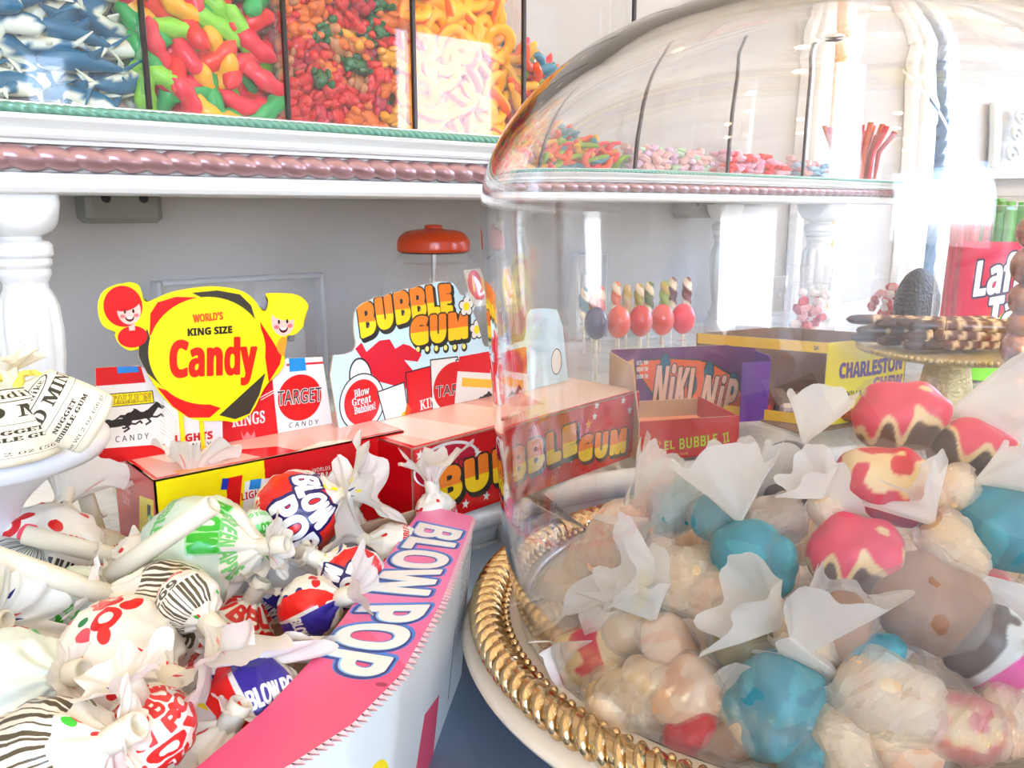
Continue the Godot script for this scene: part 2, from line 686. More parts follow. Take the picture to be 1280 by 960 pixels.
func build_lamps() -> void:
	var warm := Color(1.0, 0.90, 0.76)
	for i in 7:
		for j in 4:
			var p := Vector3(-0.9 + i * 0.62 + 0.2 * (j % 2), 1.66, -0.35 + j * 0.52)
			lamp("ceiling_lamp", "warm round bulb in a short white ceiling socket", p, 0.035, warm, 0.005, "rows of warm bulbs under the ceiling")

func build_counter() -> void:
	# marble slab with a rounded front edge that turns towards the shopper on the right
	var m := mat(Color(0.90, 0.91, 0.90), 0.18)
	var nz := FastNoiseLite.new()
	nz.seed = 5
	nz.frequency = 0.006
	nz.fractal_octaves = 5
	nz.domain_warp_enabled = true
	nz.domain_warp_amplitude = 60
	var g := Gradient.new()
	g.colors = PackedColorArray([Color(0.60, 0.63, 0.63), Color(0.88, 0.89, 0.88), Color(0.93, 0.93, 0.91), Color(0.78, 0.80, 0.79)])
	g.offsets = PackedFloat32Array([0.0, 0.42, 0.7, 1.0])
	var nt := NoiseTexture2D.new()
	nt.width = 512
	nt.height = 512
	nt.seamless = true
	nt.noise = nz
	nt.color_ramp = g
	m.albedo_color = Color.WHITE
	m.albedo_texture = nt
	m.uv1_triplanar = true
	m.uv1_scale = Vector3.ONE * 2.0
	var edge := [Vector2(-1.98, -0.478), Vector2(0.2, -0.478), Vector2(0.40, -0.482), Vector2(0.52, -0.464), Vector2(0.68, -0.40), Vector2(0.95, -0.27), Vector2(1.3, -0.12), Vector2(2.4, 0.1)]
	edge = smooth_prof(edge, 4)
	var st := new_st()
	var prof := [Vector2(-0.10, 0.0), Vector2(-0.004, 0.0), Vector2(0.0, -0.002), Vector2(0.006, -0.006), Vector2(0.008, -0.013), Vector2(0.005, -0.020), Vector2(-0.002, -0.024), Vector2(-0.006, -0.026), Vector2(-0.008, -0.030), Vector2(-0.010, -0.040), Vector2(-0.10, -0.040)]
	var ne := edge.size() - 1
	var np := prof.size() - 1
	grid(st, func(u, v):
		var i := int(round(u * ne))
		var q: Vector2 = prof[np - int(round(v * np))]
		var e: Vector2 = edge[i]
		var tn: Vector2 = (edge[mini(i + 1, ne)] - edge[maxi(i - 1, 0)]).normalized()
		var nn := Vector2(-tn.y, tn.x)
		return Vector3(e.x + nn.x * q.x, q.y, e.y + nn.y * q.x), ne, np)
	# top and underside back to the wall
	for i in ne:
		for yy in [0.0, -0.04]:
			var a: Vector2 = edge[i]
			var b: Vector2 = edge[i + 1]
			quad(st, Vector3(a.x, yy, a.y - 0.004), Vector3(b.x, yy, b.y - 0.004), Vector3(b.x, yy, -1.018), Vector3(a.x, yy, -1.018), Vector3(0, 1 if yy == 0.0 else -1, 0))
	var t := thing("marble_counter", "white and grey marble counter slab under the candy cartons, with a rounded edge", "counter", Vector3.ZERO)
	put("slab", done(st), m, t)
	var body := new_st()
	for i in ne:
		var a: Vector2 = edge[i]
		var b: Vector2 = edge[i + 1]
		quad(body, Vector3(a.x, -0.04, a.y - 0.02), Vector3(b.x, -0.04, b.y - 0.02), Vector3(b.x, -0.92, b.y - 0.02), Vector3(a.x, -0.92, a.y - 0.02), Vector3(0, 0, 1))
	put("counter_front", done(body), mat(Color(0.66, 0.70, 0.72), 0.5), t)
	# lower table in front of the counter
	var lt := thing("display_table", "grey blue painted table top in front of the marble counter", "table", Vector3(0.45, -0.10, -0.1))
	var out := PackedVector2Array([Vector2(-0.85, -0.34), Vector2(0.75, -0.34), Vector2(0.75, 0.02), Vector2(0.50, 0.15), Vector2(0.23, 0.275), Vector2(0.08, 0.335), Vector2(-0.05, 0.35), Vector2(-0.85, 0.35)])
	var tm := mat(Color(0.42, 0.47, 0.54), 0.5)
	put("table_top", card_mesh(out, 0.03, Rect2(-1, -1, 2, 2), tm, tm), null, lt, Transform3D(Basis(Vector3.RIGHT, -PI / 2), Vector3(0, 0.015, 0))).material_override = bump(mat(Color(0.42, 0.47, 0.54), 0.5), 0.05, 0.03, 4.0)
	for s in [[-0.8, -0.28], [0.68, 0.08], [-0.8, 0.28], [0.68, 0.28]]:
		put("leg", box_mesh(Vector3(0.05, 0.80, 0.05), 0.005), mat(Color(0.42, 0.47, 0.54), 0.5), lt, Transform3D(Basis(), Vector3(s[0], -0.415, s[1])))

func build_shelf() -> void:
	var white := mat(Color(0.885, 0.885, 0.865), 0.28)
	var pinkm := mat(Color(0.66, 0.52, 0.53), 0.28, 0.55)
	var green := mat(Color(0.42, 0.62, 0.55), 0.3, 0.35)
	var t := thing("display_shelf", "white moulded display shelf with pink and green rope trim on turned balusters", "shelf")
	var xe := 1.56
	# front moulding, Vector2(z, y)
	var z := -0.72
	var prof := [Vector2(z - 0.03, 0.232), Vector2(z - 0.008, 0.232), Vector2(z - 0.001, 0.2335), Vector2(z + 0.001, 0.237), Vector2(z - 0.001, 0.2405), Vector2(z - 0.004, 0.242), Vector2(z - 0.004, 0.2475), Vector2(z - 0.009, 0.249), Vector2(z - 0.009, 0.268), Vector2(z - 0.003, 0.269), Vector2(z - 0.003, 0.272), Vector2(z + 0.001, 0.273), Vector2(z + 0.0025, 0.2755), Vector2(z + 0.001, 0.278), Vector2(z - 0.002, 0.280), Vector2(z + 0.002, 0.283), Vector2(z + 0.005, 0.286), Vector2(z + 0.006, 0.2885), Vector2(z + 0.003, 0.290), Vector2(z - 0.004, 0.2905), Vector2(z - 0.004, 0.297), Vector2(z - 0.002, 0.2975), Vector2(z - 0.002, 0.299), Vector2(z - 0.03, 0.299)]
	put("front_moulding", sweep_x(prof, -0.6, xe), white, t)
	put("shelf_board", box_mesh(Vector3(xe + 0.6, 0.064, 0.27), 0.002), white, t, Transform3D(Basis(), Vector3((xe - 0.6) / 2, 0.2665, -0.885)))
	# the moulding returns along the end of the shelf
	var ret := sweep_x(prof, -0.27, 0.0)
	put("end_moulding", ret, white, t, Transform3D(Basis(Vector3(0, 0, 1), Vector3(0, 1, 0), Vector3(-1, 0, 0)).inverse(), Vector3(xe + 0.72, 0, -0.745)))
	put("pink_rope", rope_mesh(xe + 0.6, 0.0098, 0.024, 1), pinkm, t, Transform3D(Basis(), Vector3(-0.6, 0.2585, z - 0.005)))
	put("green_rope", rope_mesh(xe + 0.6, 0.0042, 0.024, 3, 1.0, 16), green, t, Transform3D(Basis(), Vector3(-0.6, 0.2938, z - 0.002)))
	var bal := baluster_mesh()
	for k in [[0.137, -0.755, 1.0], [1.37, -0.775, 1.25], [-0.45, -0.755, 1.0], [1.30, -0.93, 1.0]]:
		var b := put("baluster", bal, white, t, Transform3D(Basis.from_scale(Vector3(k[2], 1, k[2])), Vector3(k[0], 0.0, k[1])))
		put("cap_block", cap_mesh(), white, b)
	# grey steel plates under the shelf
	for k in [[0.277, -0.985, "grey steel bracket plate under the shelf above the round yellow candy sign"], [1.276, -0.985, "grey steel bracket plate under the shelf seen through the dome"]]:
		var br := thing("mounting_plate", k[2], "bracket", Vector3(k[0], 0.224, k[1]))
		var st := new_st()
		box(st, Vector3(0, 0, 0), Vector3(0.078, 0.036, 0.05), 0.006)
		put("plate", done(st), mat(Color(0.52, 0.51, 0.47), 0.5, 0.2), br)
		for s in [-1, 1]:
			put("screw", ball_mesh(Vector3(0.005, 0.005, 0.003), 10, 6), mat(Color(0.12, 0.12, 0.12), 0.5), br, Transform3D(Basis(), Vector3(s * 0.019, 0.0085, 0.025)))

func baluster_mesh() -> ArrayMesh:
	var p := [Vector2(0.03, 0.0), Vector2(0.03, 0.02), Vector2(0.022, 0.026), Vector2(0.024, 0.034), Vector2(0.018, 0.042), Vector2(0.0165, 0.052), Vector2(0.020, 0.075), Vector2(0.0235, 0.105), Vector2(0.0242, 0.125), Vector2(0.0225, 0.145), Vector2(0.0200, 0.152), Vector2(0.0162, 0.159), Vector2(0.0158, 0.163), Vector2(0.0190, 0.170), Vector2(0.0190, 0.1735), Vector2(0.0178, 0.1745), Vector2(0.0205, 0.178), Vector2(0.0205, 0.182), Vector2(0.0190, 0.183), Vector2(0.0220, 0.185), Vector2(0.0220, 0.193), Vector2(0.0195, 0.1955), Vector2(0.015, 0.197), Vector2(0.015, 0.204)]
	var q := []
	for i in p.size() - 1:
		for k in 4:
			q.append(p[i].lerp(p[i + 1], k / 4.0))
	q.append(p[-1])
	return lathe_mesh(q, 96, func(a, y):
		if y < 0.05 or y > 0.156:
			return 1.0
		var e := smoothstep(0.05, 0.065, y) * (1.0 - smoothstep(0.146, 0.156, y))
		return 1.0 - e * 0.13 * (1.0 - absf(cos(a * 5.0))))
func cap_mesh() -> ArrayMesh:
	var st := new_st()
	# square block whose lower corners are rounded off
	grid(st, func(u, v):
		var a: float = u * TAU
		var y: float = 0.2005 + v * 0.0315
		var sq: float = minf(0.0262 / maxf(absf(cos(a)), absf(sin(a))), 0.034)
		var r: float = minf(sq, 0.016 + sqrt(v * 0.9) * 0.022)
		return Vector3(r * cos(a), y, -r * sin(a)), 64, 10)
	return done(st)

# ---------- the glass dome ----------
const DOME := Vector3(0.435, -0.02, -0.246)
func build_dome() -> void:
	var t := thing("cake_dome", "large clear glass dome standing inside the gold beaded ring over the taffy", "dome", DOME)
	# bell outline: a little wider at the shoulder than at the foot
	var prof := [Vector2(0.166, 0.0), Vector2(0.171, 0.02), Vector2(0.177, 0.06), Vector2(0.182, 0.13), Vector2(0.1865, 0.20), Vector2(0.1885, 0.235), Vector2(0.186, 0.258), Vector2(0.176, 0.281), Vector2(0.157, 0.304), Vector2(0.130, 0.324), Vector2(0.094, 0.339), Vector2(0.052, 0.348), Vector2(0.0001, 0.350)]
	var sp := smooth_prof(prof, 6)
	var inner := []
	for i in sp.size():
		var p: Vector2 = sp[i]
		var tg: Vector2 = (sp[mini(i + 1, sp.size() - 1)] - sp[maxi(i - 1, 0)]).normalized()
		var th := 0.0035 + 0.0035 * smoothstep(0.25, 0.34, p.y)
		var q := p + Vector2(-tg.y, tg.x) * th
		inner.append(Vector2(maxf(q.x, 0.0001), q.y))
	inner[inner.size() - 1] = Vector2(0.0001, sp[-1].y - 0.007)
	# one solid of thick glass: out over the bell and back down inside
	var solid := sp.duplicate()
	var back := inner.duplicate()
	back.reverse()
	solid.append_array(back)
	solid.append(sp[0])
	var thick := mat(Color(1, 1, 1, 0.0), 0.0)
	thick.refraction_enabled = true
	thick.refraction_scale = 0.05
	thick.transparency = BaseMaterial3D.TRANSPARENCY_ALPHA
	put("dome_glass", lathe_mesh(solid, 160), thick, t)
	var lip := []
	for k in 13:
		var a := k * TAU / 12
		lip.append(Vector2(0.1642 + 0.0030 * cos(a), 0.003 + 0.0030 * sin(a)))
	put("foot_rim", lathe_mesh(lip, 120), pane(Color(0.9, 0.94, 0.94), 0.08), t)
	# the dish the dome stands on, with its twisted gold ring
	var d := thing("dome_dish", "cream dish edged with a twisted gold beaded ring under the glass dome", "dish", DOME)
	var cream := mat(Color(0.88, 0.82, 0.73), 0.3)
	put("plate", lathe_mesh([Vector2(0.0001, -0.024), Vector2(0.13, -0.024), Vector2(0.165, -0.020), Vector2(0.200, -0.012), Vector2(0.2015, -0.009), Vector2(0.198, -0.0065), Vector2(0.186, -0.005), Vector2(0.178, -0.0015), Vector2(0.172, -0.0006), Vector2(0.0001, -0.0006)], 120), cream, d)
	put("foot", lathe_mesh([Vector2(0.10, -0.065), Vector2(0.105, -0.062), Vector2(0.09, -0.05), Vector2(0.085, -0.04), Vector2(0.10, -0.022)], 64), cream, d)
	var gold := mat(Color(0.82, 0.70, 0.52), 0.14, 1.0)
	var st := new_st()
	var n := 118
	grid(st, func(u, v):
		var a: float = u * TAU
		var b: float = v * TAU
		var rr: float = 0.0072
		return Vector3((0.1865 + rr * cos(b)) * cos(a), 0.0022 + rr * sin(b), -(0.1865 + rr * cos(b)) * sin(a)), 160, 10)
	var ring := put("ring", done(st), gold, d)
	var lobe := ball_mesh(Vector3(0.0042, 0.0098, 0.0112), 14, 10)
	for k in n:
		var a := k * TAU / n
		var bs := Basis(Vector3.UP, a) * Basis(Vector3(1, 0, 0), 0.0)
		# x tangent, y up, z radial; each lobe leans along the ring
		var b2 := Basis(Vector3(0, 1, 0), a + PI / 2) * Basis(Vector3(0, 0, 1), 0.45) * Basis(Vector3(0, 1, 0), 0.35)
		put("bead", lobe, gold, ring, Transform3D(b2, Vector3(0.1865 * cos(a), 0.0022, -0.1865 * sin(a))))
	var small := ball_mesh(Vector3.ONE * 0.0026, 8, 6)
	for k in 150:
		var a := k * TAU / 150
		put("pearl", small, gold, d, Transform3D(Basis(), Vector3(0.1748 * cos(a), 0.0022, -0.1748 * sin(a))))

# ---------- printed cartons ----------
const RED := Color(0.83, 0.06, 0.08)
const YEL := Color(0.96, 0.87, 0.05)
const INK := Color(0.13, 0.12, 0.12)
const PAPER := Color(0.91, 0.90, 0.87)
const CARD := Color(0.80, 0.70, 0.56)

func printed(f: Face, called: String, parent: Node3D, thick := 0.0012, gloss := 0.22, edge := Color(0.82, 0.74, 0.62), label := "") -> MeshInstance3D:
	var o := card_mesh(PackedVector2Array([Vector2(0, 0), Vector2(f.w, 0), Vector2(f.w, f.h), Vector2(0, f.h)]), thick, Rect2(0, 0, f.w, f.h), tex_mat(f.pr.tex(), gloss), mat(edge, 0.7))
	var p := put(called, o, null, parent, parent.transform.affine_inverse() * f.xf())
	if label != "":
		p.set_meta("label", label)
	return p
func plain_panel(called: String, parent: Node3D, a: Vector3, b: Vector3, c: Vector3, thick: float, m: Material) -> MeshInstance3D:
	# a board with corner a and edges a>b, a>c, thickness on the side of (b-a)x(c-a)
	var ex := (b - a)
	var ey := (c - a)
	var n := ex.cross(ey).normalized()
	var me := box_mesh(Vector3(ex.length(), ey.length(), thick), thick * 0.3)
	return put(called, me, m, parent, parent.transform.affine_inverse() * Transform3D(Basis(ex.normalized(), n.cross(ex.normalized()), n), (a + b + c - a) / 2 + n * thick / 2 + (a - a)))

func horses(p: Print, c: Vector2, s: float, col: Color) -> void:
	# two galloping horses in silhouette, s wide
	for k in [[-0.17, 0.03], [0.15, -0.03]]:
		var o := c + Vector2(k[0], k[1]) * s
		var q: float = s * 0.70
		p.ellipse(o.x - 0.04 * q, o.y, 0.27 * q, 0.085 * q, col)
		p.ellipse(o.x - 0.22 * q, o.y - 0.01 * q, 0.11 * q, 0.10 * q, col)
		p.ellipse(o.x + 0.16 * q, o.y - 0.01 * q, 0.11 * q, 0.10 * q, col)
		for sh in [[[0.10, -0.06], [0.26, 0.02], [0.41, -0.17], [0.33, -0.24], [0.22, -0.16]], [[0.32, -0.27], [0.38, -0.25], [0.52, -0.12], [0.48, -0.08], [0.36, -0.14]], [[-0.28, -0.06], [-0.40, -0.08], [-0.56, 0.02], [-0.42, -0.02], [-0.30, 0.0]]]:
			var b := []
			for e in sh:
				b.append(o + Vector2(e[0], e[1]) * q)
			p.poly(b, col)
		for leg in [[[0.18, 0.04], [0.34, 0.08], [0.44, 0.03], [0.47, 0.08]], [[0.12, 0.05], [0.20, 0.16], [0.10, 0.21]], [[-0.20, 0.05], [-0.22, 0.15], [-0.34, 0.22], [-0.38, 0.21]], [[-0.27, 0.04], [-0.36, 0.12], [-0.48, 0.13]]]:
			var l := []
			for e in leg:
				l.append(o + Vector2(e[0], e[1]) * q)
			p.stroke(l, q * 0.04, col)

func build_cartons() -> void:
	king_carton()
	gum_carton()
	el_carton()
	nik_carton()
	chew_carton()

func king_carton() -> void:
	var y := 0.062
	var x0 := 0.1455
	var x1 := 0.322
	var zf := -0.50
	var zb := -0.585
	var t := thing("candy_carton", "red candy carton with pictured packs and a round yellow sign standing on its lid", "carton", Vector3(x0, 0, zf))
	# front
	var f := Face.new(self, Vector3(x0, 0, zf), Vector3(1, 0, 0), Vector3(0, 1, 0), x1 - x0, y, 3600.0, RED)
	var p := f.pr
	p.poly(f.pts([180, 560, 329, 560, 331, 590, 336, 720, 180, 720]), YEL)
	p.poly(f.pts([283, 598, 303, 594, 297, 660, 285, 660]), RED)
	p.poly(f.pts([278, 598, 286, 598, 284, 612, 276, 612]), Color(0.1, 0.2, 0.65))
	p.poly(f.pts([306, 602, 340, 597, 336, 700, 298, 700]), PAPER)
	p.poly(f.pts([313, 600, 327, 598, 325, 611, 311, 612]), Color(0.15, 0.55, 0.85))
	f.at(301, 626, 336, 618, 9, "LIGHTS", [[0, RED]])
	f.at(390, 591, 413, 587, 5, "WORLDS", [[0, PAPER]])
	f.at(386, 606, 420, 600, 12, "KING", [[0.8, PAPER]])
	f.at(398, 618, 420, 614, 11, "SIZE", [[0.8, PAPER]])
	p.poly(f.pts([425, 600, 516, 560, 520, 700, 440, 720]), RED)
	var q := f.px(512, 640)
	p.ellipse(q.x, q.y, 90, 110, INK)
	p.ellipse(q.x + 14, q.y + 22, 84, 100, YEL)
	printed(f, "front_panel", t)
	# left end
	var s := Face.new(self, Vector3(x0, 0, zb), Vector3(0, 0, 1), Vector3(0, 1, 0), zf - zb, y, 3200.0, Color(0.80, 0.10, 0.07))
	s.pr.poly(s.pts([126, 570, 146, 580, 146, 700, 126, 700]), Color(0.50, 0.42, 0.40))
	s.at(154, 612, 163, 618, 8, "ING", [[0, Color(0.92, 0.55, 0.5)]])
	s.at(154, 627, 163, 634, 8, "IZE", [[0, Color(0.92, 0.55, 0.5)]])
	s.pr.poly(s.pts([174, 619, 192, 625, 192, 700, 174, 700]), YEL)
	s.pr.poly(s.pts([184, 630, 188, 632, 188, 645, 184, 645]), INK)
	printed(s, "end_panel", t)
	# lid: cream with red print
	var l := Face.new(self, Vector3(x0, y, zf), Vector3(1, 0, 0), Vector3(0, 0, -1), x1 - x0, zf - zb, 3200.0, Color(0.93, 0.72, 0.66))
	var lp := l.pr
	lp.rect(0, l.h * 3200 - 14, 620, 14, RED)
	lp.rect(0, 0, 10, 400, RED)
	lp.poly(l.pts([180, 570, 260, 564, 300, 568, 212, 578]), Color(0.96, 0.90, 0.84))
	lp.poly(l.pts([286, 563, 345, 558, 380, 565, 330, 572]), RED)
	lp.poly(l.pts([215, 588, 330, 577, 335, 582, 230, 596]), Color(0.96, 0.62, 0.36))
	lp.poly(l.pts([350, 572, 480, 556, 500, 545, 400, 552]), Color(0.95, 0.90, 0.82))
	printed(l, "lid", t)
	plain_panel("back_panel", t, Vector3(x1, 0, zb), Vector3(x0, 0, zb), Vector3(x1, y, zb), 0.001, mat(CARD, 0.7))
	plain_panel("end_panel", t, Vector3(x1, 0, zf), Vector3(x1, 0, zb), Vector3(x1, y, zf), 0.001, mat(RED, 0.3))
	# the card of packs at the back of the lid
	var zc := -0.552
	var c := Face.new(self, Vector3(0.125, y + 0.0002, zc), Vector3(1, 0, 0), Vector3(0, 1, 0), 0.19, 0.08, 4200.0, PAPER)
	var k := c.pr
	k.poly(c.pts([100, 455, 176, 458, 182, 478, 100, 484]), RED)
	k.poly(c.pts([146, 458, 172, 458, 174, 465, 147, 467]), Color(0.12, 0.50, 0.80))
	k.poly(c.pts([128, 493, 191, 488, 193, 504, 129, 510]), INK)
	k.poly(c.pts([129, 494, 190, 489, 192, 503, 130, 509]), YEL)
	c.at(132, 506, 189, 501, 9.5, "STALLION", [[1.4, Color(0.55, 0.45, 0.1)], [-0.3, YEL]], "Droid Serif+b")
	horses(k, c.px(163, 524), 178.0, INK)
	c.at(144, 553, 186, 548, 7, "CANDY", [[0, INK]], "Droid Sans", 30.0)
	k.poly(c.pts([100, 563, 206, 555, 206, 580, 100, 590]), RED)
	k.poly(c.pts([206, 470, 277, 470, 278, 575, 207, 580]), Color(0.97, 0.96, 0.94))
	for i in 9:
		k.stroke([c.px(200, 500 + i * 5), c.px(222, 528 + i * 3)], 1.6, Color(0.8, 0.78, 0.72))
	c.at(218, 554, 266, 548, 9, "LIGHTS", [[0.8, RED]])
	c.at(222, 562, 264, 558, 6, "CANDY", [[0, INK]], "Droid Sans", 20.0)
	k.poly(c.pts([277, 485, 340, 470, 349, 556, 279, 566]), Color(0.84, 0.08, 0.12))
	k.stroke([c.px(325, 497), c.px(342, 488)], 3, PAPER)
	k.stroke([c.px(326, 500), c.px(342, 491)], 3, PAPER)
	c.at(290, 534, 332, 528, 15, "KINGS", [[0.6, PAPER]], "Droid Serif+b")
	var cr := []
	for e in [[301, 538], [305, 546], [309, 539], [314, 545], [318, 538], [320, 550], [304, 554]]:
		cr.append(c.px(e[0], e[1]))
	k.poly(cr, Color(0.95, 0.5, 0.5))
	k.poly(c.pts([341, 440, 420, 440, 420, 560, 349, 560]), PAPER)
	k.poly(c.pts([358, 455, 404, 452, 404.5, 454.5, 358.5, 457.5]), RED)
	k.poly(c.pts([361, 448, 381, 447, 383, 463, 362, 465]), Color(0.12, 0.55, 0.82))
	k.poly(c.pts([349, 543, 416, 537, 416, 540, 349, 546]), RED)
	var tc := c.px(375, 497)
	var tr: float = tc.distance_to(c.px(375, 468))
	k.ellipse(tc.x, tc.y, tr, tr, RED)
	c.at(347, 507, 402, 501, 17, "TARGET", [[2.4, PAPER], [0, INK]], "Droid Sans")
	c.at(361, 535, 398, 530, 6, "CANDY", [[0, INK]], "Droid Sans", 30.0)
	var cuts := PackedVector2Array()
	for e in [[122, 574], [119.5, 460], [172, 457], [206, 470], [280, 472], [341, 462], [358, 448], [403, 446], [416, 545]]:
		cuts.append(c.local(e[0], e[1]))
	cuts[0].y = 0.0
	cuts[8].y = 0.0
	put("pack_card", card_mesh(cuts, 0.0012, Rect2(0, 0, c.w, c.h), tex_mat(k.tex(), 0.3), mat(CARD, 0.7)), null, t, t.transform.affine_inverse() * c.xf())
	# the round sign, a little in front of the packs
	var zs := -0.545
	var g := Face.new(self, Vector3(0.13, 0.05, zs), Vector3(1, 0, 0), Vector3(0, 1, 0), 0.19, 0.14, 4800.0, YEL)
	var gp := g.pr
	var out := [[175, 434], [164, 440], [150, 432], [143, 420], [146, 414], [131, 411], [123, 397], [122, 376], [130, 362], [146, 355], [157, 354], [163, 352], [174, 356], [177, 364], [180, 378], [189, 376], [212, 365], [238, 360], [268, 357], [302, 362], [318, 374], [328, 390], [334, 388], [336, 374], [330, 367], [342, 366], [372, 367], [385, 378], [386, 386], [378, 404], [381, 407], [368, 420], [358, 418], [359, 427], [355, 444], [356, 455], [350, 466], [336, 477], [327, 491], [315, 518], [295, 529], [278, 525], [262, 527], [236, 524], [214, 508], [197, 489], [184, 466], [172, 443]]
	# four-cornered red and black points round the yellow disc
	gp.poly(g.pts([187, 420, 188, 392, 197, 378, 220, 371, 250, 372]), RED)
	gp.poly(g.pts([240, 366, 272, 363, 300, 368, 314, 382, 321, 406]), Color(0.22, 0.20, 0.17))
	gp.poly(g.pts([325, 402, 340, 425, 352, 445, 350, 455, 336, 478]), RED)
	gp.poly(g.pts([332, 466, 324, 494, 312, 517, 294, 524, 274, 519]), Color(0.22, 0.20, 0.17))
	gp.poly(g.pts([196, 484, 216, 508, 236, 522, 262, 522, 276, 510]), RED)
	gp.poly(g.pts([184, 411, 174, 430, 173, 446, 184, 466, 209, 489]), Color(0.22, 0.20, 0.17))
	var gc := g.px(262, 439)
	var er := g.px(332, 437) - gc
	var ur := g.px(261, 371) - gc
	var disc := []
	for i in 60:
		disc.append(gc + er * cos(i * TAU / 60) + ur * sin(i * TAU / 60))
	gp.poly(disc, YEL)
	g.at(242, 403, 279, 399, 9, "WORLD'S", [[1.2, Color(0.92, 0.30, 0.07)]])
	g.at(234, 420, 291, 416, 8.5, "KING SIZE", [[1.0, INK]])
	g.at(211, 471, 320, 466, 42, "Candy", [[4.0, Color(0.90, 0.12, 0.07)]], "Droid Sans+b")
	# two plain children's heads, printed, peeping over the points
	for kid in [[154, 383, 24, RED, RED, 1.0], [360, 394, 23, Color(1.0, 0.88, 0.10), Color(0.95, 0.60, 0.15), -1.0]]:
		var hc := g.px(kid[0], kid[1])
		var hr: float = hc.distance_to(g.px(kid[0] + kid[2], kid[1]))
		var sd: float = kid[5]
		var skin := Color(0.97, 0.74, 0.68)
		var bc := g.px(kid[0] + (12 if sd > 0 else 4), kid[1] + 38)
		gp.ellipse(bc.x, bc.y, hr * 0.78, hr * 0.60, kid[4])
		gp.rect(bc.x - hr * 0.16, bc.y - hr * 0.95, hr * 0.32, hr * 0.6, skin)
		gp.ellipse(hc.x, hc.y, hr, hr * 1.12, kid[3])
		var fx: float = hc.x + sd * hr * 0.28
		var fy: float = hc.y + hr * 0.24
		gp.ellipse(fx, fy, hr * 0.62, hr * 0.78, skin)
		gp.fill([Print.oval(fx - sd * 0.1 * hr, fy - hr * 0.42, hr * 0.74, hr * 0.42, -sd * 0.25)], kid[3])
		for ee in [-1, 1]:
			gp.ellipse(fx + ee * hr * 0.22, fy + hr * 0.06, hr * 0.06, hr * 0.11, INK)
			gp.ellipse(fx + ee * hr * 0.36, fy + hr * 0.30, hr * 0.13, hr * 0.10, Color(0.93, 0.42, 0.42))
		gp.fill([Print.oval(fx, fy + hr * 0.36, hr * 0.24, hr * 0.26)], Color(0.30, 0.08, 0.08), fy + hr * 0.36)
		gp.fill([Print.oval(fx, fy + hr * 0.36, hr * 0.18, hr * 0.13)], PAPER, fy + hr * 0.36)
	var cut := PackedVector2Array()
	for e in out:
		cut.append(g.local(e[0], e[1]))
	cut = round_off(cut, 2)
	put("round_sign", card_mesh(cut, 0.0014, Rect2(0, 0, g.w, g.h), tex_mat(gp.tex(), 0.25), mat(CARD, 0.7)), null, t, t.transform.affine_inverse() * g.xf())
	var sup := new_st()
	for u in [227, 252]:
		var a := at_z(u, 525, zs - 0.002)
		box(sup, Vector3(a.x, (a.y + y) / 2 + 0.004, zs - 0.003) - t.position, Vector3(0.0026, a.y - y + 0.02, 0.0022), 0.0004)
	put("sign_stay", done(sup), mat(YEL, 0.3), t)

func bubbly(f: Face, u0: float, v0: float, u1: float, v1: float, tall: float, s: String, arc := 0.0, sc := 1.0) -> void:
	f.at(u0, v0, u1, v1, tall, s, [[11.0 * sc, INK, 6.0 * sc, 7.0 * sc], [10.0 * sc, INK], [6.5 * sc, Color(1.0, 0.83, 0.08)], [6.5 * sc, Color(0.95, 0.50, 0.12), 0.0, 0.0, 0.55]], "Droid Sans+b", 8.0, arc)

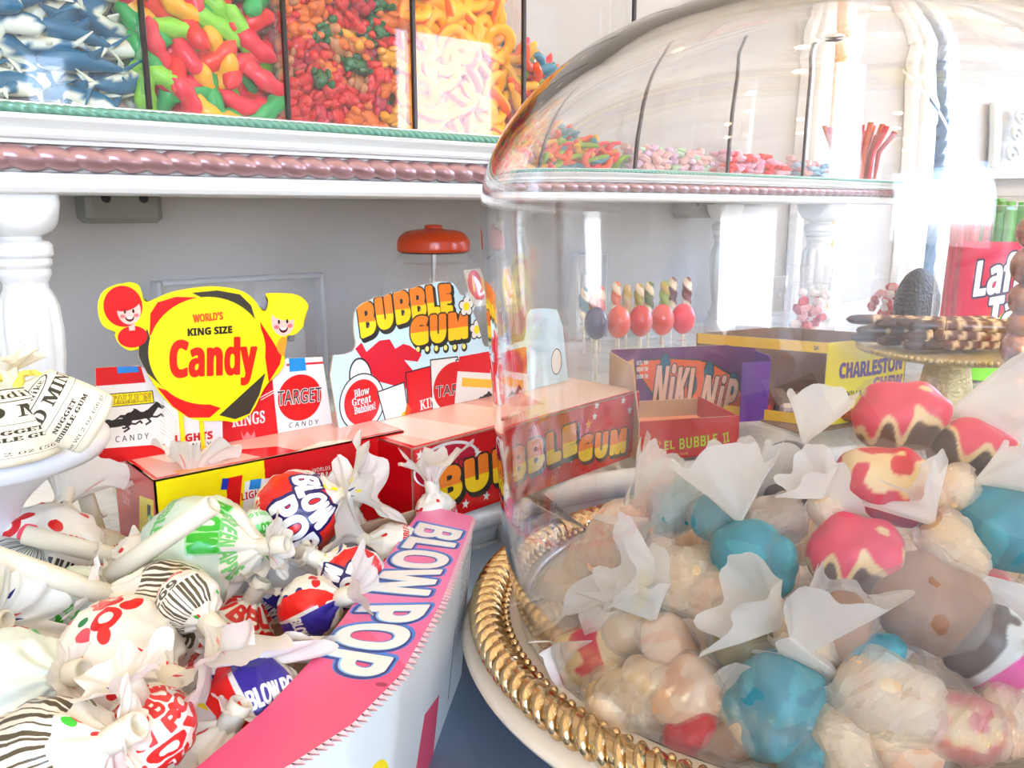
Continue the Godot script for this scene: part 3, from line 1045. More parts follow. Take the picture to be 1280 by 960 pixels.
func gum_carton() -> void:
	var turn := 0.10
	var ex := Vector3(cos(turn), 0, -sin(turn))
	var ez := Vector3(sin(turn), 0, cos(turn))
	var y := 0.060
	var o := at_y(515, 561, y)
	o.y = 0
	var wlen := 0.262
	var dep := 0.12
	var t := thing("gum_carton", "red bubble gum carton with a light blue picture card, before the gumball machine", "carton", o, -turn * 0.0)
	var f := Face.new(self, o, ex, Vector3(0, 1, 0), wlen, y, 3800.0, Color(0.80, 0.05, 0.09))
	var p := f.pr
	var q := f.px(559, 580)
	p.ellipse(q.x, q.y, 120, 62, PAPER)
	p.ellipse(q.x, q.y + 3, 112, 56, Color(0.72, 0.04, 0.18))
	f.at(533, 588, 583, 580, 9, "WORLD'S", [[0.6, Color(0.22, 0.02, 0.08)]], "Droid Sans")
	for st in [[525, 569], [597, 566], [608, 620], [582, 630], [690, 505], [720, 498], [752, 492], [775, 500], [738, 520], [765, 545], [690, 580], [706, 573], [725, 570], [741, 506], [783, 512], [655, 590]]:
		var e := f.px(st[0], st[1])
		p.star(e.x, e.y, 16, PAPER, 0.2)
	bubbly(f, 548, 629, 715, 562, 34, "BUBBLE", 0.0, 1.5)
	bubbly(f, 716, 575, 778, 562, 26, "GUM", 0.0, 1.2)
	var e2 := f.px(730, 530)
	p.star(e2.x, e2.y, 20, Color(0.95, 0.6, 0.15))
	e2 = f.px(786, 567)
	p.star(e2.x, e2.y, 16, Color(0.95, 0.6, 0.15))
	printed(f, "front_panel", t)
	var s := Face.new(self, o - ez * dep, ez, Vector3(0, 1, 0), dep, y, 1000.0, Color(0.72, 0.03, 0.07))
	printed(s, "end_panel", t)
	var l := Face.new(self, o + Vector3(0, y, 0), ex, -ez, wlen, dep, 2400.0, Color(0.94, 0.80, 0.72))
	l.pr.rect(0, dep * 2400 - 10, 800, 10, RED)
	l.pr.rect(0, 0, 14, 400, RED)
	l.pr.poly([Vector2(0, 40), Vector2(120, 60), Vector2(170, 270), Vector2(60, 276)], Color(0.97, 0.90, 0.84))
	l.pr.poly([Vector2(260, 30), Vector2(420, 60), Vector2(380, 220), Vector2(300, 180)], Color(0.88, 0.62, 0.56))
	printed(l, "lid", t)
	plain_panel("back_panel", t, o + ex * wlen - ez * dep, o - ez * dep, o + ex * wlen - ez * dep + Vector3(0, y, 0), 0.001, mat(CARD, 0.7))
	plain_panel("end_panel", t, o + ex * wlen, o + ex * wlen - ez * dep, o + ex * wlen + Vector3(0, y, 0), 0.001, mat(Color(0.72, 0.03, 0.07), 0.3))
	# picture card
	var co := at_y(425, 537, y + 0.0005)
	var c := Face.new(self, co - ex * 0.012, ex, Vector3(0, 1, 0), 0.27, 0.135, 4000.0, Color(0.78, 0.90, 0.94))
	var k := c.pr
	bubbly(c, 451, 421, 566, 390, 34, "BUBBLE", 14.0, 1.25)
	bubbly(c, 514, 430, 585, 420, 29, "GUM", 0.0, 1.3)
	for i in 6:
		var d := c.px(523 + i * 11.5, 438 - i * 0.8)
		k.ellipse(d.x, d.y, 13, 15, INK)
		k.ellipse(d.x - 2, d.y - 3, 8, 9, Color(1.0, 0.92, 0.5))
	# a plain red swoosh and round bubble where the card's picture is
	k.poly(c.pts([444, 436, 452, 428, 458, 440, 474, 426, 487, 424, 494, 436, 504, 430, 512, 432, 527, 443, 522, 452, 505, 450, 522, 470, 524, 480, 516, 488, 470, 476, 460, 458, 452, 448]), Color(0.82, 0.06, 0.16))
	var b := c.px(451, 472)
	k.ellipse(b.x, b.y, 42, 62, INK, -0.15)
	k.ellipse(b.x, b.y, 37, 56, Color(0.93, 0.95, 0.95), -0.15)
	b = c.px(453, 503)
	k.ellipse(b.x, b.y, 84, 90, INK)
	k.ellipse(b.x, b.y, 80, 86, PAPER)
	k.ellipse(b.x, b.y, 66, 71, RED)
	c.at(443, 497, 462, 492, 9, "Blow", [[0.5, PAPER]], "Droid Serif+b")
	c.at(440, 508, 464, 502, 9, "Great", [[0.5, PAPER]], "Droid Serif+b")
	c.at(443, 518, 470, 511, 9, "Bubbles!", [[0.5, PAPER]], "Droid Serif+b")
	for pk in [[472, 490, 505, 478, 512, 527, 484, 534, PAPER], [507, 466, 560, 452, 570, 522, 512, 528, Color(0.86, 0.06, 0.10)], [538, 450, 572, 446, 573, 524, 541, 526, PAPER], [570, 450, 640, 440, 640, 528, 565, 526, PAPER]]:
		var pp := [pk[0], pk[1], pk[2], pk[3], pk[4], pk[5], pk[6], pk[7]]
		var w := c.pts(pp)
		k.poly(w, pk[8])
		w.append(w[0])
		k.stroke(w, 4.0, INK)
	c.at(525, 513, 560, 503, 12, "KINGS", [[0.5, PAPER]], "Droid Serif+b")
	b = c.px(569, 483)
	k.fill([Print.oval(b.x, b.y, 96, 84)], RED)
	c.at(545, 497, 600, 488, 13, "TARGET", [[2.0, PAPER], [0, INK]], "Droid Sans")
	k.poly(c.pts([574, 446, 640, 434, 640, 470, 572, 464]), Color(0.86, 0.06, 0.12))
	k.poly(c.pts([572, 464, 641, 468, 640, 530, 566, 526]), PAPER)
	k.poly(c.pts([578, 472, 634, 476, 633, 486, 577, 483]), Color(0.95, 0.75, 0.2))
	horses(k, c.px(607, 500), 190.0, INK)
	c.at(581, 520, 628, 521, 4, "BUBBLE GUM", [[0, INK]], "Droid Sans", 10.0)
	k.poly(c.pts([497, 530, 503, 516, 510, 512, 514, 528]), Color(0.98, 0.75, 0.1))
	k.poly(c.pts([506, 518, 509, 503, 514, 512, 512, 522]), Color(0.93, 0.35, 0.08))
	b = c.px(685, 452)
	k.ellipse(b.x, b.y, 34, 50, INK)
	k.ellipse(b.x, b.y, 30, 46, PAPER)
	for e in [[583, 383], [596, 412]]:
		var d := c.px(e[0], e[1])
		for j in 5:
			var w2 := d + Vector2(0, -20).rotated(j * TAU / 5)
			k.ellipse(w2.x, w2.y, 16, 16, INK)
		for j in 5:
			var w2 := d + Vector2(0, -20).rotated(j * TAU / 5)
			k.ellipse(w2.x, w2.y, 12, 12, PAPER)
		k.ellipse(d.x, d.y, 14, 14, YEL)
	var cuts := PackedVector2Array()
	for e in [[424, 536], [409, 445], [440, 442], [446, 430], [443, 420], [442, 402], [444, 388], [452, 380], [462, 376], [470, 371], [480, 371], [488, 366], [496, 366], [506, 361], [516, 361], [526, 356], [536, 356], [546, 352], [556, 352], [566, 353], [571, 360], [576, 370], [588, 374], [594, 382], [590, 392], [596, 400], [600, 414], [604, 432], [612, 434], [620, 430], [640, 426], [640, 388], [668, 385], [692, 388], [700, 468], [703, 497]]:
		cuts.append(c.local(e[0], e[1]))
	cuts[0].y = 0.0
	cuts[cuts.size() - 1].y = 0.0
	cuts = round_off(cuts, 1)
	put("picture_card", card_mesh(cuts, 0.0014, Rect2(0, 0, c.w, c.h), tex_mat(k.tex(), 0.3), mat(CARD, 0.7)), null, t, t.transform.affine_inverse() * c.xf())

func el_carton() -> void:
	var a := at_y(795, 575, 0.0)
	var b := at_y(921, 566, 0.0)
	var ex := (b - a).normalized()
	var ez := ex.cross(Vector3.UP)
	var w := a.distance_to(b)
	var dep := 0.085
	var fh := 0.036
	var t := thing("gum_cigar_carton", "low red open-fronted gum carton with yellow green lettering, in front of the purple carton", "carton", a)
	var f := Face.new(self, a, ex, Vector3(0, 1, 0), w, fh, 4200.0, Color(0.86, 0.08, 0.06))
	var q := f.px(813, 554)
	f.pr.ellipse(q.x, q.y, 34, 15, Color(0.95, 0.62, 0.1))
	f.pr.ellipse(q.x, q.y, 28, 11, RED)
	f.at(827, 562, 841, 560, 11, "EL", [[0.5, Color(0.80, 0.86, 0.20)]])
	f.at(846, 561, 896, 554, 13, "BUBBLE", [[1.4, Color(0.35, 0.30, 0.05)], [0.4, Color(0.80, 0.86, 0.20)]])
	f.at(903, 553, 911, 551, 12, "II", [[0.4, Color(0.80, 0.86, 0.20)]])
	f.at(806, 571, 858, 567, 3, "ORIGINAL BUBBLE GUM", [[0, Color(0.95, 0.75, 0.3)]])
	printed(f, "front_panel", t)
	var card := mat(Color(0.82, 0.68, 0.52), 0.7)
	var redm := mat(Color(0.82, 0.08, 0.06), 0.35)
	var hb := 0.085
	# side walls slope up to the back
	for k in 2:
		var o2: Vector3 = a if k == 0 else b
		var out := PackedVector2Array([Vector2(0, 0), Vector2(dep, 0), Vector2(dep, hb if k == 0 else fh), Vector2(dep * 0.25, hb * 0.98 if k == 0 else fh), Vector2(0.006, fh + (0.012 if k == 0 else 0.0)), Vector2(0, fh)])
		var me := card_mesh(out, 0.0012, Rect2(0, 0, dep, hb), redm if k == 0 else card, card if k == 0 else redm)
		put("side_panel", me, null, t, Transform3D(Basis(-ez, Vector3.UP, (-ez).cross(Vector3.UP)), o2 - a + (Vector3.ZERO if k == 0 else -ex * 0.001)))
	plain_panel("back_panel", t, b - ez * dep, a - ez * dep, b - ez * dep + Vector3(0, 0.034, 0), 0.001, card)
	plain_panel("bottom_panel", t, a - ez * dep + Vector3(0, 0.0002, 0), b - ez * dep + Vector3(0, 0.0002, 0), a + Vector3(0, 0.0002, 0), 0.001, card)
	plain_panel("top_flap", t, a + Vector3(0, fh, 0), a + Vector3(0, fh, 0) + ex * w * 0.6, a + Vector3(0, fh + 0.0005, 0) - ez * 0.008, 0.0008, mat(Color(0.9, 0.5, 0.25), 0.3))

func nik_carton() -> void:
	var a := at_t(758, 434, 0.865)
	var b := at_t(944, 432, 0.905)
	var top := (a.y + b.y) / 2
	a.y = 0
	b.y = 0
	var ex := (b - a).normalized()
	var ez := ex.cross(Vector3.UP)
	var w := a.distance_to(b)
	var t := thing("wax_bottle_carton", "purple and orange candy drink carton standing behind the low red gum carton", "carton", a)
	var f := Face.new(self, a, ex, Vector3(0, 1, 0), w, top, 3200.0, Color(0.42, 0.05, 0.40))
	var p := f.pr
	for r in [300, 250]:
		var o := f.px(850, 480)
		p.ellipse(o.x, o.y - 10, r * 1.25, r * 0.72, Color(0.47, 0.09, 0.44) if r == 300 else Color(0.40, 0.04, 0.40))
	p.poly(f.pts([758, 480, 765, 450, 772, 446, 778, 470, 790, 500, 770, 520]), Color(0.18, 0.36, 0.24))
	p.poly(f.pts([762, 470, 770, 455, 776, 480, 792, 520, 775, 520]), Color(0.80, 0.12, 0.15))
	p.poly(f.pts([779, 452, 787, 448, 790, 470, 792, 520, 780, 520]), Color(0.90, 0.68, 0.18))
	p.poly(f.pts([788, 460, 800, 449, 830, 446, 870, 448, 890, 452, 905, 462, 920, 470, 926, 486, 930, 500, 924, 512, 915, 520, 905, 512, 880, 508, 850, 512, 815, 500]), INK)
	p.poly(f.pts([790, 460, 802, 451, 830, 448, 870, 450, 888, 455, 903, 464, 917, 472, 923, 487, 927, 500, 922, 509, 914, 516, 904, 509, 880, 505, 850, 509, 817, 498]), Color(0.93, 0.38, 0.06))
	for dr in [[828, 455], [848, 478], [862, 480], [884, 464], [915, 478], [925, 520]]:
		var d := f.px(dr[0], dr[1])
		p.ellipse(d.x, d.y, 20, 40, INK)
		p.ellipse(d.x, d.y, 16, 35, Color(0.10, 0.38, 0.50))
	f.at(809, 510, 865, 513, 52, "NiKL", [[6, INK], [2.4, Color(0.94, 0.76, 0.66)]], "Droid Sans+b", 3.0)
	f.at(869, 513, 914, 519, 44, "NiP", [[6, INK], [2.4, Color(0.94, 0.76, 0.66)]], "Droid Sans+b", 3.0)
	f.at(791, 456, 806, 455, 5, "BITE 'EM", [[0.4, PAPER]])
	f.at(791, 464, 806, 463, 5, "DRINK 'EM", [[0.4, PAPER]])
	f.at(791, 473, 806, 472, 5, "CHEW 'EM", [[0.4, PAPER]])
	printed(f, "picture_panel", t)
	var pur := mat(Color(0.40, 0.10, 0.62), 0.35)
	# right side wall comes forward beyond the picture panel
	var me := card_mesh(PackedVector2Array([Vector2(0, 0), Vector2(0.03, 0), Vector2(0.03, 0.066), Vector2(0.026, 0.07), Vector2(0.0, 0.07)]), 0.0014, Rect2(0, 0, 0.06, 0.08), mat(Color(0.40, 0.10, 0.62), 0.35), pur)
	put("side_panel", me, null, t, Transform3D(Basis(ez, Vector3.UP, ez.cross(Vector3.UP)), b - a))
	plain_panel("front_panel", t, b + ez * 0.03, b + ez * 0.03 - ex * 0.032, b + ez * 0.03 + Vector3(0, 0.064, 0), 0.001, pur)
	plain_panel("bottom_panel", t, a + Vector3(0, 0.0006, 0), b + Vector3(0, 0.0006, 0), a + ez * 0.004 + Vector3(0, 0.0006, 0), 0.001, pur)

func chew_carton() -> void:
	# the print end at the right, the long side cut open towards the shopper
	var c0 := at_t(1036, 426, 0.845)
	var c1 := at_t(1138, 421, 0.895)
	var h := (c0.y + c1.y) / 2
	c0.y = 0
	c1.y = 0
	var far := at_y(868, 416, h)
	far.y = 0
	var ex := (c1 - c0).normalized()
	var t := thing("nougat_bar_carton", "yellow candy carton with purple lettering, its side cut open, right of the purple carton", "carton", c0)
	var f := Face.new(self, c0, ex, Vector3(0, 1, 0), c0.distance_to(c1), h, 4200.0, Color(0.97, 0.88, 0.10))
	var pur := Color(0.25, 0.13, 0.52)
	f.at(1049, 472, 1130, 460, 17, "CHARLESTON", [[3.4, Color(0.75, 0.1, 0.2)], [2.2, pur]], "Droid Sans+b", 0.0, -8.0)
	f.at(1092, 486, 1129, 481, 13, "CHEW", [[3.4, Color(0.75, 0.1, 0.2)], [2.2, pur]])
	f.at(1049, 497, 1078, 494, 7, "VANILLA", [[0.3, INK]])
	f.at(1124, 431, 1130, 430, 5, "24", [[0.3, INK]])
	f.at(1120, 440, 1132, 439, 5, "COUNT", [[0.0, INK]])
	printed(f, "end_panel", t)
	var dir := (far - c0)
	var ln := dir.length()
	dir = dir.normalized()
	var yel := mat(Color(0.93, 0.75, 0.10), 0.35)
	var inner := mat(Color(0.50, 0.38, 0.26), 0.8)
	# top strip of the cut side, with its small count number
	var strip := Face.new(self, far + Vector3(0, h - 0.011, 0), -dir, Vector3(0, 1, 0), ln, 0.011, 3000.0, Color(0.93, 0.76, 0.10))
	strip.at(1017, 437, 1023, 437, 5, "24", [[0.3, INK]])
	printed(strip, "top_strip", t)
	var back := (c1 - c0)
	plain_panel("back_panel", t, far + back, c1, far + back + Vector3(0, h, 0), 0.0012, inner)
	plain_panel("end_panel", t, far, far + back, far + Vector3(0, h, 0), 0.0012, inner)
	plain_panel("bottom_panel", t, c0, c0 + back, far, 0.001, inner)
	plain_panel("low_rim", t, far, c0, far + Vector3(0, 0.012, 0), 0.001, yel)
	# wrapped bars left in the carton
	for i in 5:
		var st := new_st()
		box(st, Vector3.ZERO, Vector3(0.085, 0.012, 0.018), 0.004)
		var p := far.lerp(c0, 0.30 + 0.12 * i) + back * 0.45 + Vector3(0, 0.010 + 0.004 * (i % 2), 0)
		var bar := put("candy_bar", done(st), mat([Color(0.70, 0.22, 0.14), Color(0.78, 0.72, 0.68)][i % 2], 0.2, 0.5), self, Transform3D(Basis(Vector3.UP, 0.5 + 0.2 * i), p))
		tag(bar, "foil wrapped candy bar lying inside the open yellow carton", "candy bar", "bars in the yellow carton")

# ---------- behind the cartons ----------
func build_back_row() -> void:
	# gumball machine with an orange lid
	var c := at_z(542, 310, -0.86)
	var k := depth(c) / FOCAL
	var g := thing("gumball_machine", "gumball machine with orange metal lid, clear globe and steel rod behind the picture card", "gumball machine", Vector3(c.x, 0, -0.86))
	var orange := mat(Color(0.80, 0.24, 0.05), 0.25)
	var ly := c.y
	put("lid", lathe_mesh(smooth_prof([Vector2(0.0445, ly - 0.004), Vector2(0.0455, ly), Vector2(0.0435, ly + 0.012), Vector2(0.033, ly + 0.0205), Vector2(0.014, ly + 0.0235), Vector2(0.011, ly + 0.0245), Vector2(0.0105, ly + 0.028), Vector2(0.0001, ly + 0.029)], 5), 56), orange, g)
	put("lid_rim", lathe_mesh([Vector2(0.0001, ly - 0.006), Vector2(0.041, ly - 0.006), Vector2(0.043, ly - 0.004), Vector2(0.043, ly - 0.002)], 56), mat(Color(0.32, 0.31, 0.28), 0.4, 0.8), g)
	put("rod", lathe_mesh([Vector2(0.0036, 0.06), Vector2(0.0036, ly - 0.005)], 16), mat(Color(0.75, 0.75, 0.75), 0.2, 1.0), g)
	put("globe", lathe_mesh(smooth_prof([Vector2(0.040, 0.062), Vector2(0.062, 0.078), Vector2(0.071, 0.105), Vector2(0.070, 0.125), Vector2(0.060, 0.152), Vector2(0.048, ly - 0.014), Vector2(0.043, ly - 0.006)], 6), 64), pane(Color(0.92, 0.93, 0.92), 0.06), g)
	put("base", lathe_mesh(smooth_prof([Vector2(0.052, 0.0), Vector2(0.052, 0.006), Vector2(0.040, 0.03), Vector2(0.043, 0.058), Vector2(0.0001, 0.060)], 4), 48), orange, g)
	# round sticker on the globe: red ball, yellow figure
	var st := new_st()
	grid(st, func(u, v):
		var a: float = -0.05 + (u - 0.5) * 0.62
		var y: float = 0.128 + (v - 0.5) * 0.044
		var r: float = 0.0712 - 0.35 * maxf(0.0, y - 0.118)
		return Vector3(r * cos(a), y, -r * sin(a) + 0.0), 16, 10)
	var pr := Print.new(256, 256, Color(0.80, 0.78, 0.70))
	pr.ellipse(110, 110, 100, 104, Color(0.80, 0.08, 0.12))
	pr.ellipse(72, 96, 14, 60, Color(0.95, 0.65, 0.15), 0.25)
	pr.poly([Vector2(190, 60), Vector2(250, 80), Vector2(240, 150), Vector2(256, 220), Vector2(180, 240), Vector2(160, 150)], Color(0.90, 0.66, 0.25))
	pr.ellipse(90, 230, 40, 22, Color(0.85, 0.85, 0.82))
	put("sticker", done(st), tex_mat(pr.tex(), 0.3), g, Transform3D(Basis(Vector3.UP, -1.2), Vector3.ZERO))
	# clear plastic switch covers on the wall
	var n := 0
	for q in [[193, 352, 410, 470, "clear plastic cover over wall switches behind the round yellow candy sign"], [706, 318, 748, 420, "clear plastic cover over wall switches seen through the dome left of the round lollipops"]]:
		var a := at_z(q[0], q[1], -1.0)
		var b := at_z(q[2], q[3], -1.0)
		var w: float = b.x - a.x
		var h: float = a.y - b.y
		var t := thing("switch_cover", q[4], "switch cover", Vector3((a.x + b.x) / 2, (a.y + b.y) / 2, -1.019))
		var bs := new_st()
		for s in [-1, 1]:
			box(bs, Vector3(s * (w / 2 - 0.003), 0, 0.012), Vector3(0.006, h, 0.024), 0.002)
			box(bs, Vector3(0, s * (h / 2 - 0.003), 0.012), Vector3(w - 0.012, 0.006, 0.024), 0.002)
		var clear := mat(Color(0.90, 0.90, 0.90, 0.35), 0.3)
		clear.transparency = BaseMaterial3D.TRANSPARENCY_ALPHA
		put("frame", done(bs), clear, t)
		put("cover", box_mesh(Vector3(w - 0.012, h - 0.012, 0.002), 0.0005, Vector3(0, 0, 0.022)), pane(Color(0.9, 0.9, 0.9), 0.08), t)
		for i in 3:
			var pl := put("switch_plate", box_mesh(Vector3(w * 0.22, h * 0.62, 0.006), 0.002), mat(Color(0.84, 0.83, 0.80), 0.4), t, Transform3D(Basis(), Vector3((i - 1) * w * 0.28, -h * 0.05, 0.004)))
			put("toggle", box_mesh(Vector3(0.010, 0.022, 0.010), 0.002), mat(Color(0.5, 0.5, 0.48), 0.4), pl, Transform3D(Basis(), Vector3(0, 0.0, 0.006)))
	# round lollipops standing in a clear stand
	var lr := [[737, 404, Color(0.17, 0.15, 0.36), "deep blue"], [764, 401, Color(0.90, 0.26, 0.14), "coral orange"], [793, 402, Color(0.83, 0.05, 0.13), "cherry red"], [823, 400, Color(0.90, 0.22, 0.02), "bright orange"], [850.5, 398, Color(0.93, 0.03, 0.22), "raspberry pink"]]
	var p0 := at_t(737, 404, 0.99)
	var p1 := at_t(850.5, 398, 1.06)
	var mid := (p0 + p1) / 2
	var ax := (p1 - p0)
	var yaw := atan2(-ax.z, ax.x)
	var stand := thing("lollipop_stand", "clear acrylic stepped stand holding the row of round lollipops", "stand", Vector3(mid.x, 0, mid.z), yaw)
	var acr := pane(Color(0.88, 0.90, 0.90), 0.12)
	put("front_board", box_mesh(Vector3(0.20, 0.004, 0.06), 0.001, Vector3(0, 0.060, 0)), acr, stand)
	put("rear_board", box_mesh(Vector3(0.20, 0.004, 0.05), 0.001, Vector3(0, 0.075, -0.062)), acr, stand)
	for s in [-1, 1]:
		put("side", box_mesh(Vector3(0.004, 0.075, 0.12), 0.001, Vector3(s * 0.098, 0.0376, -0.03)), acr, stand)
	var bm := new_st()
	ball(bm, Vector3.ZERO, Vector3(0.0155, 0.0195, 0.0155), 28, 18)
	var ballm := done(bm)
	for i in 5:
		var p := p0.lerp(p1, i / 4.0)
		var l := thing("round_lollipop", "glossy %s egg-shaped lollipop standing in the row through the dome" % lr[i][3], "lollipop", Vector3(p.x, 0, p.z), yaw, "round lollipops in the clear stand")
		var cm := mat(lr[i][2], 0.12)
		cm.clearcoat_enabled = true
		cm.clearcoat = 0.6
		put("candy", ballm, cm, l, Transform3D(Basis(), Vector3(0, p.y, 0)))
		put("stick", lathe_mesh([Vector2(0.0001, 0.020), Vector2(0.0021, 0.020), Vector2(0.0021, p.y - 0.018)], 10), mat(Color(0.93, 0.92, 0.88), 0.6), l)
	# twisted lollipops in the row behind
	var tw := [[720, 380, 0.25, 0.45, 0.55, "blue green"], [731, 376, 0.70, 0.42, 0.36, "dusty pink"], [742, 378, 0.86, 0.40, 0.40, "pink and white"], [763, 372, 0.88, 0.36, 0.14, "orange and white"], [777, 376, 0.72, 0.60, 0.42, "tan"], [793, 374, 0.66, 0.60, 0.25, "olive yellow"], [806, 372, 0.32, 0.38, 0.12, "dark green"], [826, 371, 0.55, 0.62, 0.06, "yellow and green"], [836, 366, 0.40, 0.18, 0.22, "plum"], [855, 366, 0.48, 0.14, 0.14, "dark red and white"]]
	for i in tw.size():
		var e: Array = tw[i]
		var p := at_t(e[0], e[1], 1.09 + 0.05 * i / 9.0)
		var l := thing("twist_lollipop", "%s twisted stick lollipop in the row behind the round ones" % e[5], "lollipop", Vector3(p.x, 0, p.z), 0.0, "twisted lollipops behind the round ones")
		var s2 := new_st()
		var col := Color(e[2], e[3], e[4])
		grid(s2, func(u, v):
			var a: float = u * TAU
			var y: float = p.y - 0.022 + v * 0.044
			var r: float = 0.0074 * (0.72 + 0.28 * absf(cos(a + y * 210.0))) * sqrt(maxf(0.02, 1.0 - pow(v * 2.0 - 1.0, 6.0)))
			return Vector3(r * cos(a), y, -r * sin(a)), 20, 26, func(u, v, _q):
			return lin(col if fposmod(u + (v * 0.044) * 210.0 / TAU, 1.0) < 0.6 else (Color(0.92, 0.86, 0.74) if i % 3 != 1 else Color(0.75, 0.62, 0.2))))
		put("candy", done(s2), vc_mat(0.2), l)
		put("stick", lathe_mesh([Vector2(0.0001, 0.035), Vector2(0.0019, 0.035), Vector2(0.0019, p.y - 0.021)], 8), mat(Color(0.93, 0.92, 0.88), 0.6), l)
	# brown printed carton edge between the gum cartons, on the counter
	# clear screw-top tubs of red sweets
	for q in [[1012, 332, 1.36, 0.036, "clear screw-top plastic tub of red sweets left of the right baluster"], [1118, 330, 1.50, 0.036, "clear screw-top plastic tub of pink and red wrapped sweets right of the right baluster"], [958, 345, 1.36, 0.034, "clear empty plastic tub behind the yellow carton, left of the tub of red sweets"]]:
		var p := at_t(q[0], q[1], q[2])
		var h: float = p.y
		var t := thing("plastic_tub", q[4], "tub", Vector3(p.x, 0, p.z))
		var r: float = q[3]
		put("body", lathe_mesh(smooth_prof([Vector2(r * 0.9, 0.001), Vector2(r, 0.006), Vector2(r, h * 0.72), Vector2(r * 0.97, h * 0.77), Vector2(r * 0.86, h * 0.80)], 4), 40), pane(Color(0.88, 0.88, 0.90), 0.08), t)
		put("lid", lathe_mesh([Vector2(r * 0.9, h * 0.80), Vector2(r * 1.0, h * 0.80), Vector2(r * 1.0, h * 0.86), Vector2(r * 1.03, h * 0.865), Vector2(r * 1.03, h * 0.88), Vector2(r, h * 0.885), Vector2(r * 1.0, h * 0.98), Vector2(r * 0.96, h), Vector2(0.0001, h)], 40), pane(Color(0.85, 0.85, 0.86), 0.14), t)
		if q[0] > 960:
			for i in 34:
				var w := put("wrapped_sweet", box_mesh(Vector3(0.020, 0.014, 0.014), 0.005), mat([Color(0.82, 0.12, 0.18), Color(0.90, 0.62, 0.62), Color(0.70, 0.10, 0.14), Color(0.90, 0.84, 0.80)][rng.randi() % 4], 0.3), self, Transform3D(Basis.from_euler(Vector3(rng.randf() * 3, rng.randf() * 6, rng.randf() * 3)), Vector3(p.x + rng.randf_range(-0.62, 0.62) * r, 0.012 + (i / 5) * 0.012, p.z + rng.randf_range(-0.62, 0.62) * r)))
				tag(w, "small wrapped red or pink sweet inside the clear tub %s the right baluster" % ("left of" if q[0] < 1100 else "right of"), "sweet", "sweets in the tub %s the baluster" % ("left of" if q[0] < 1100 else "right of"))

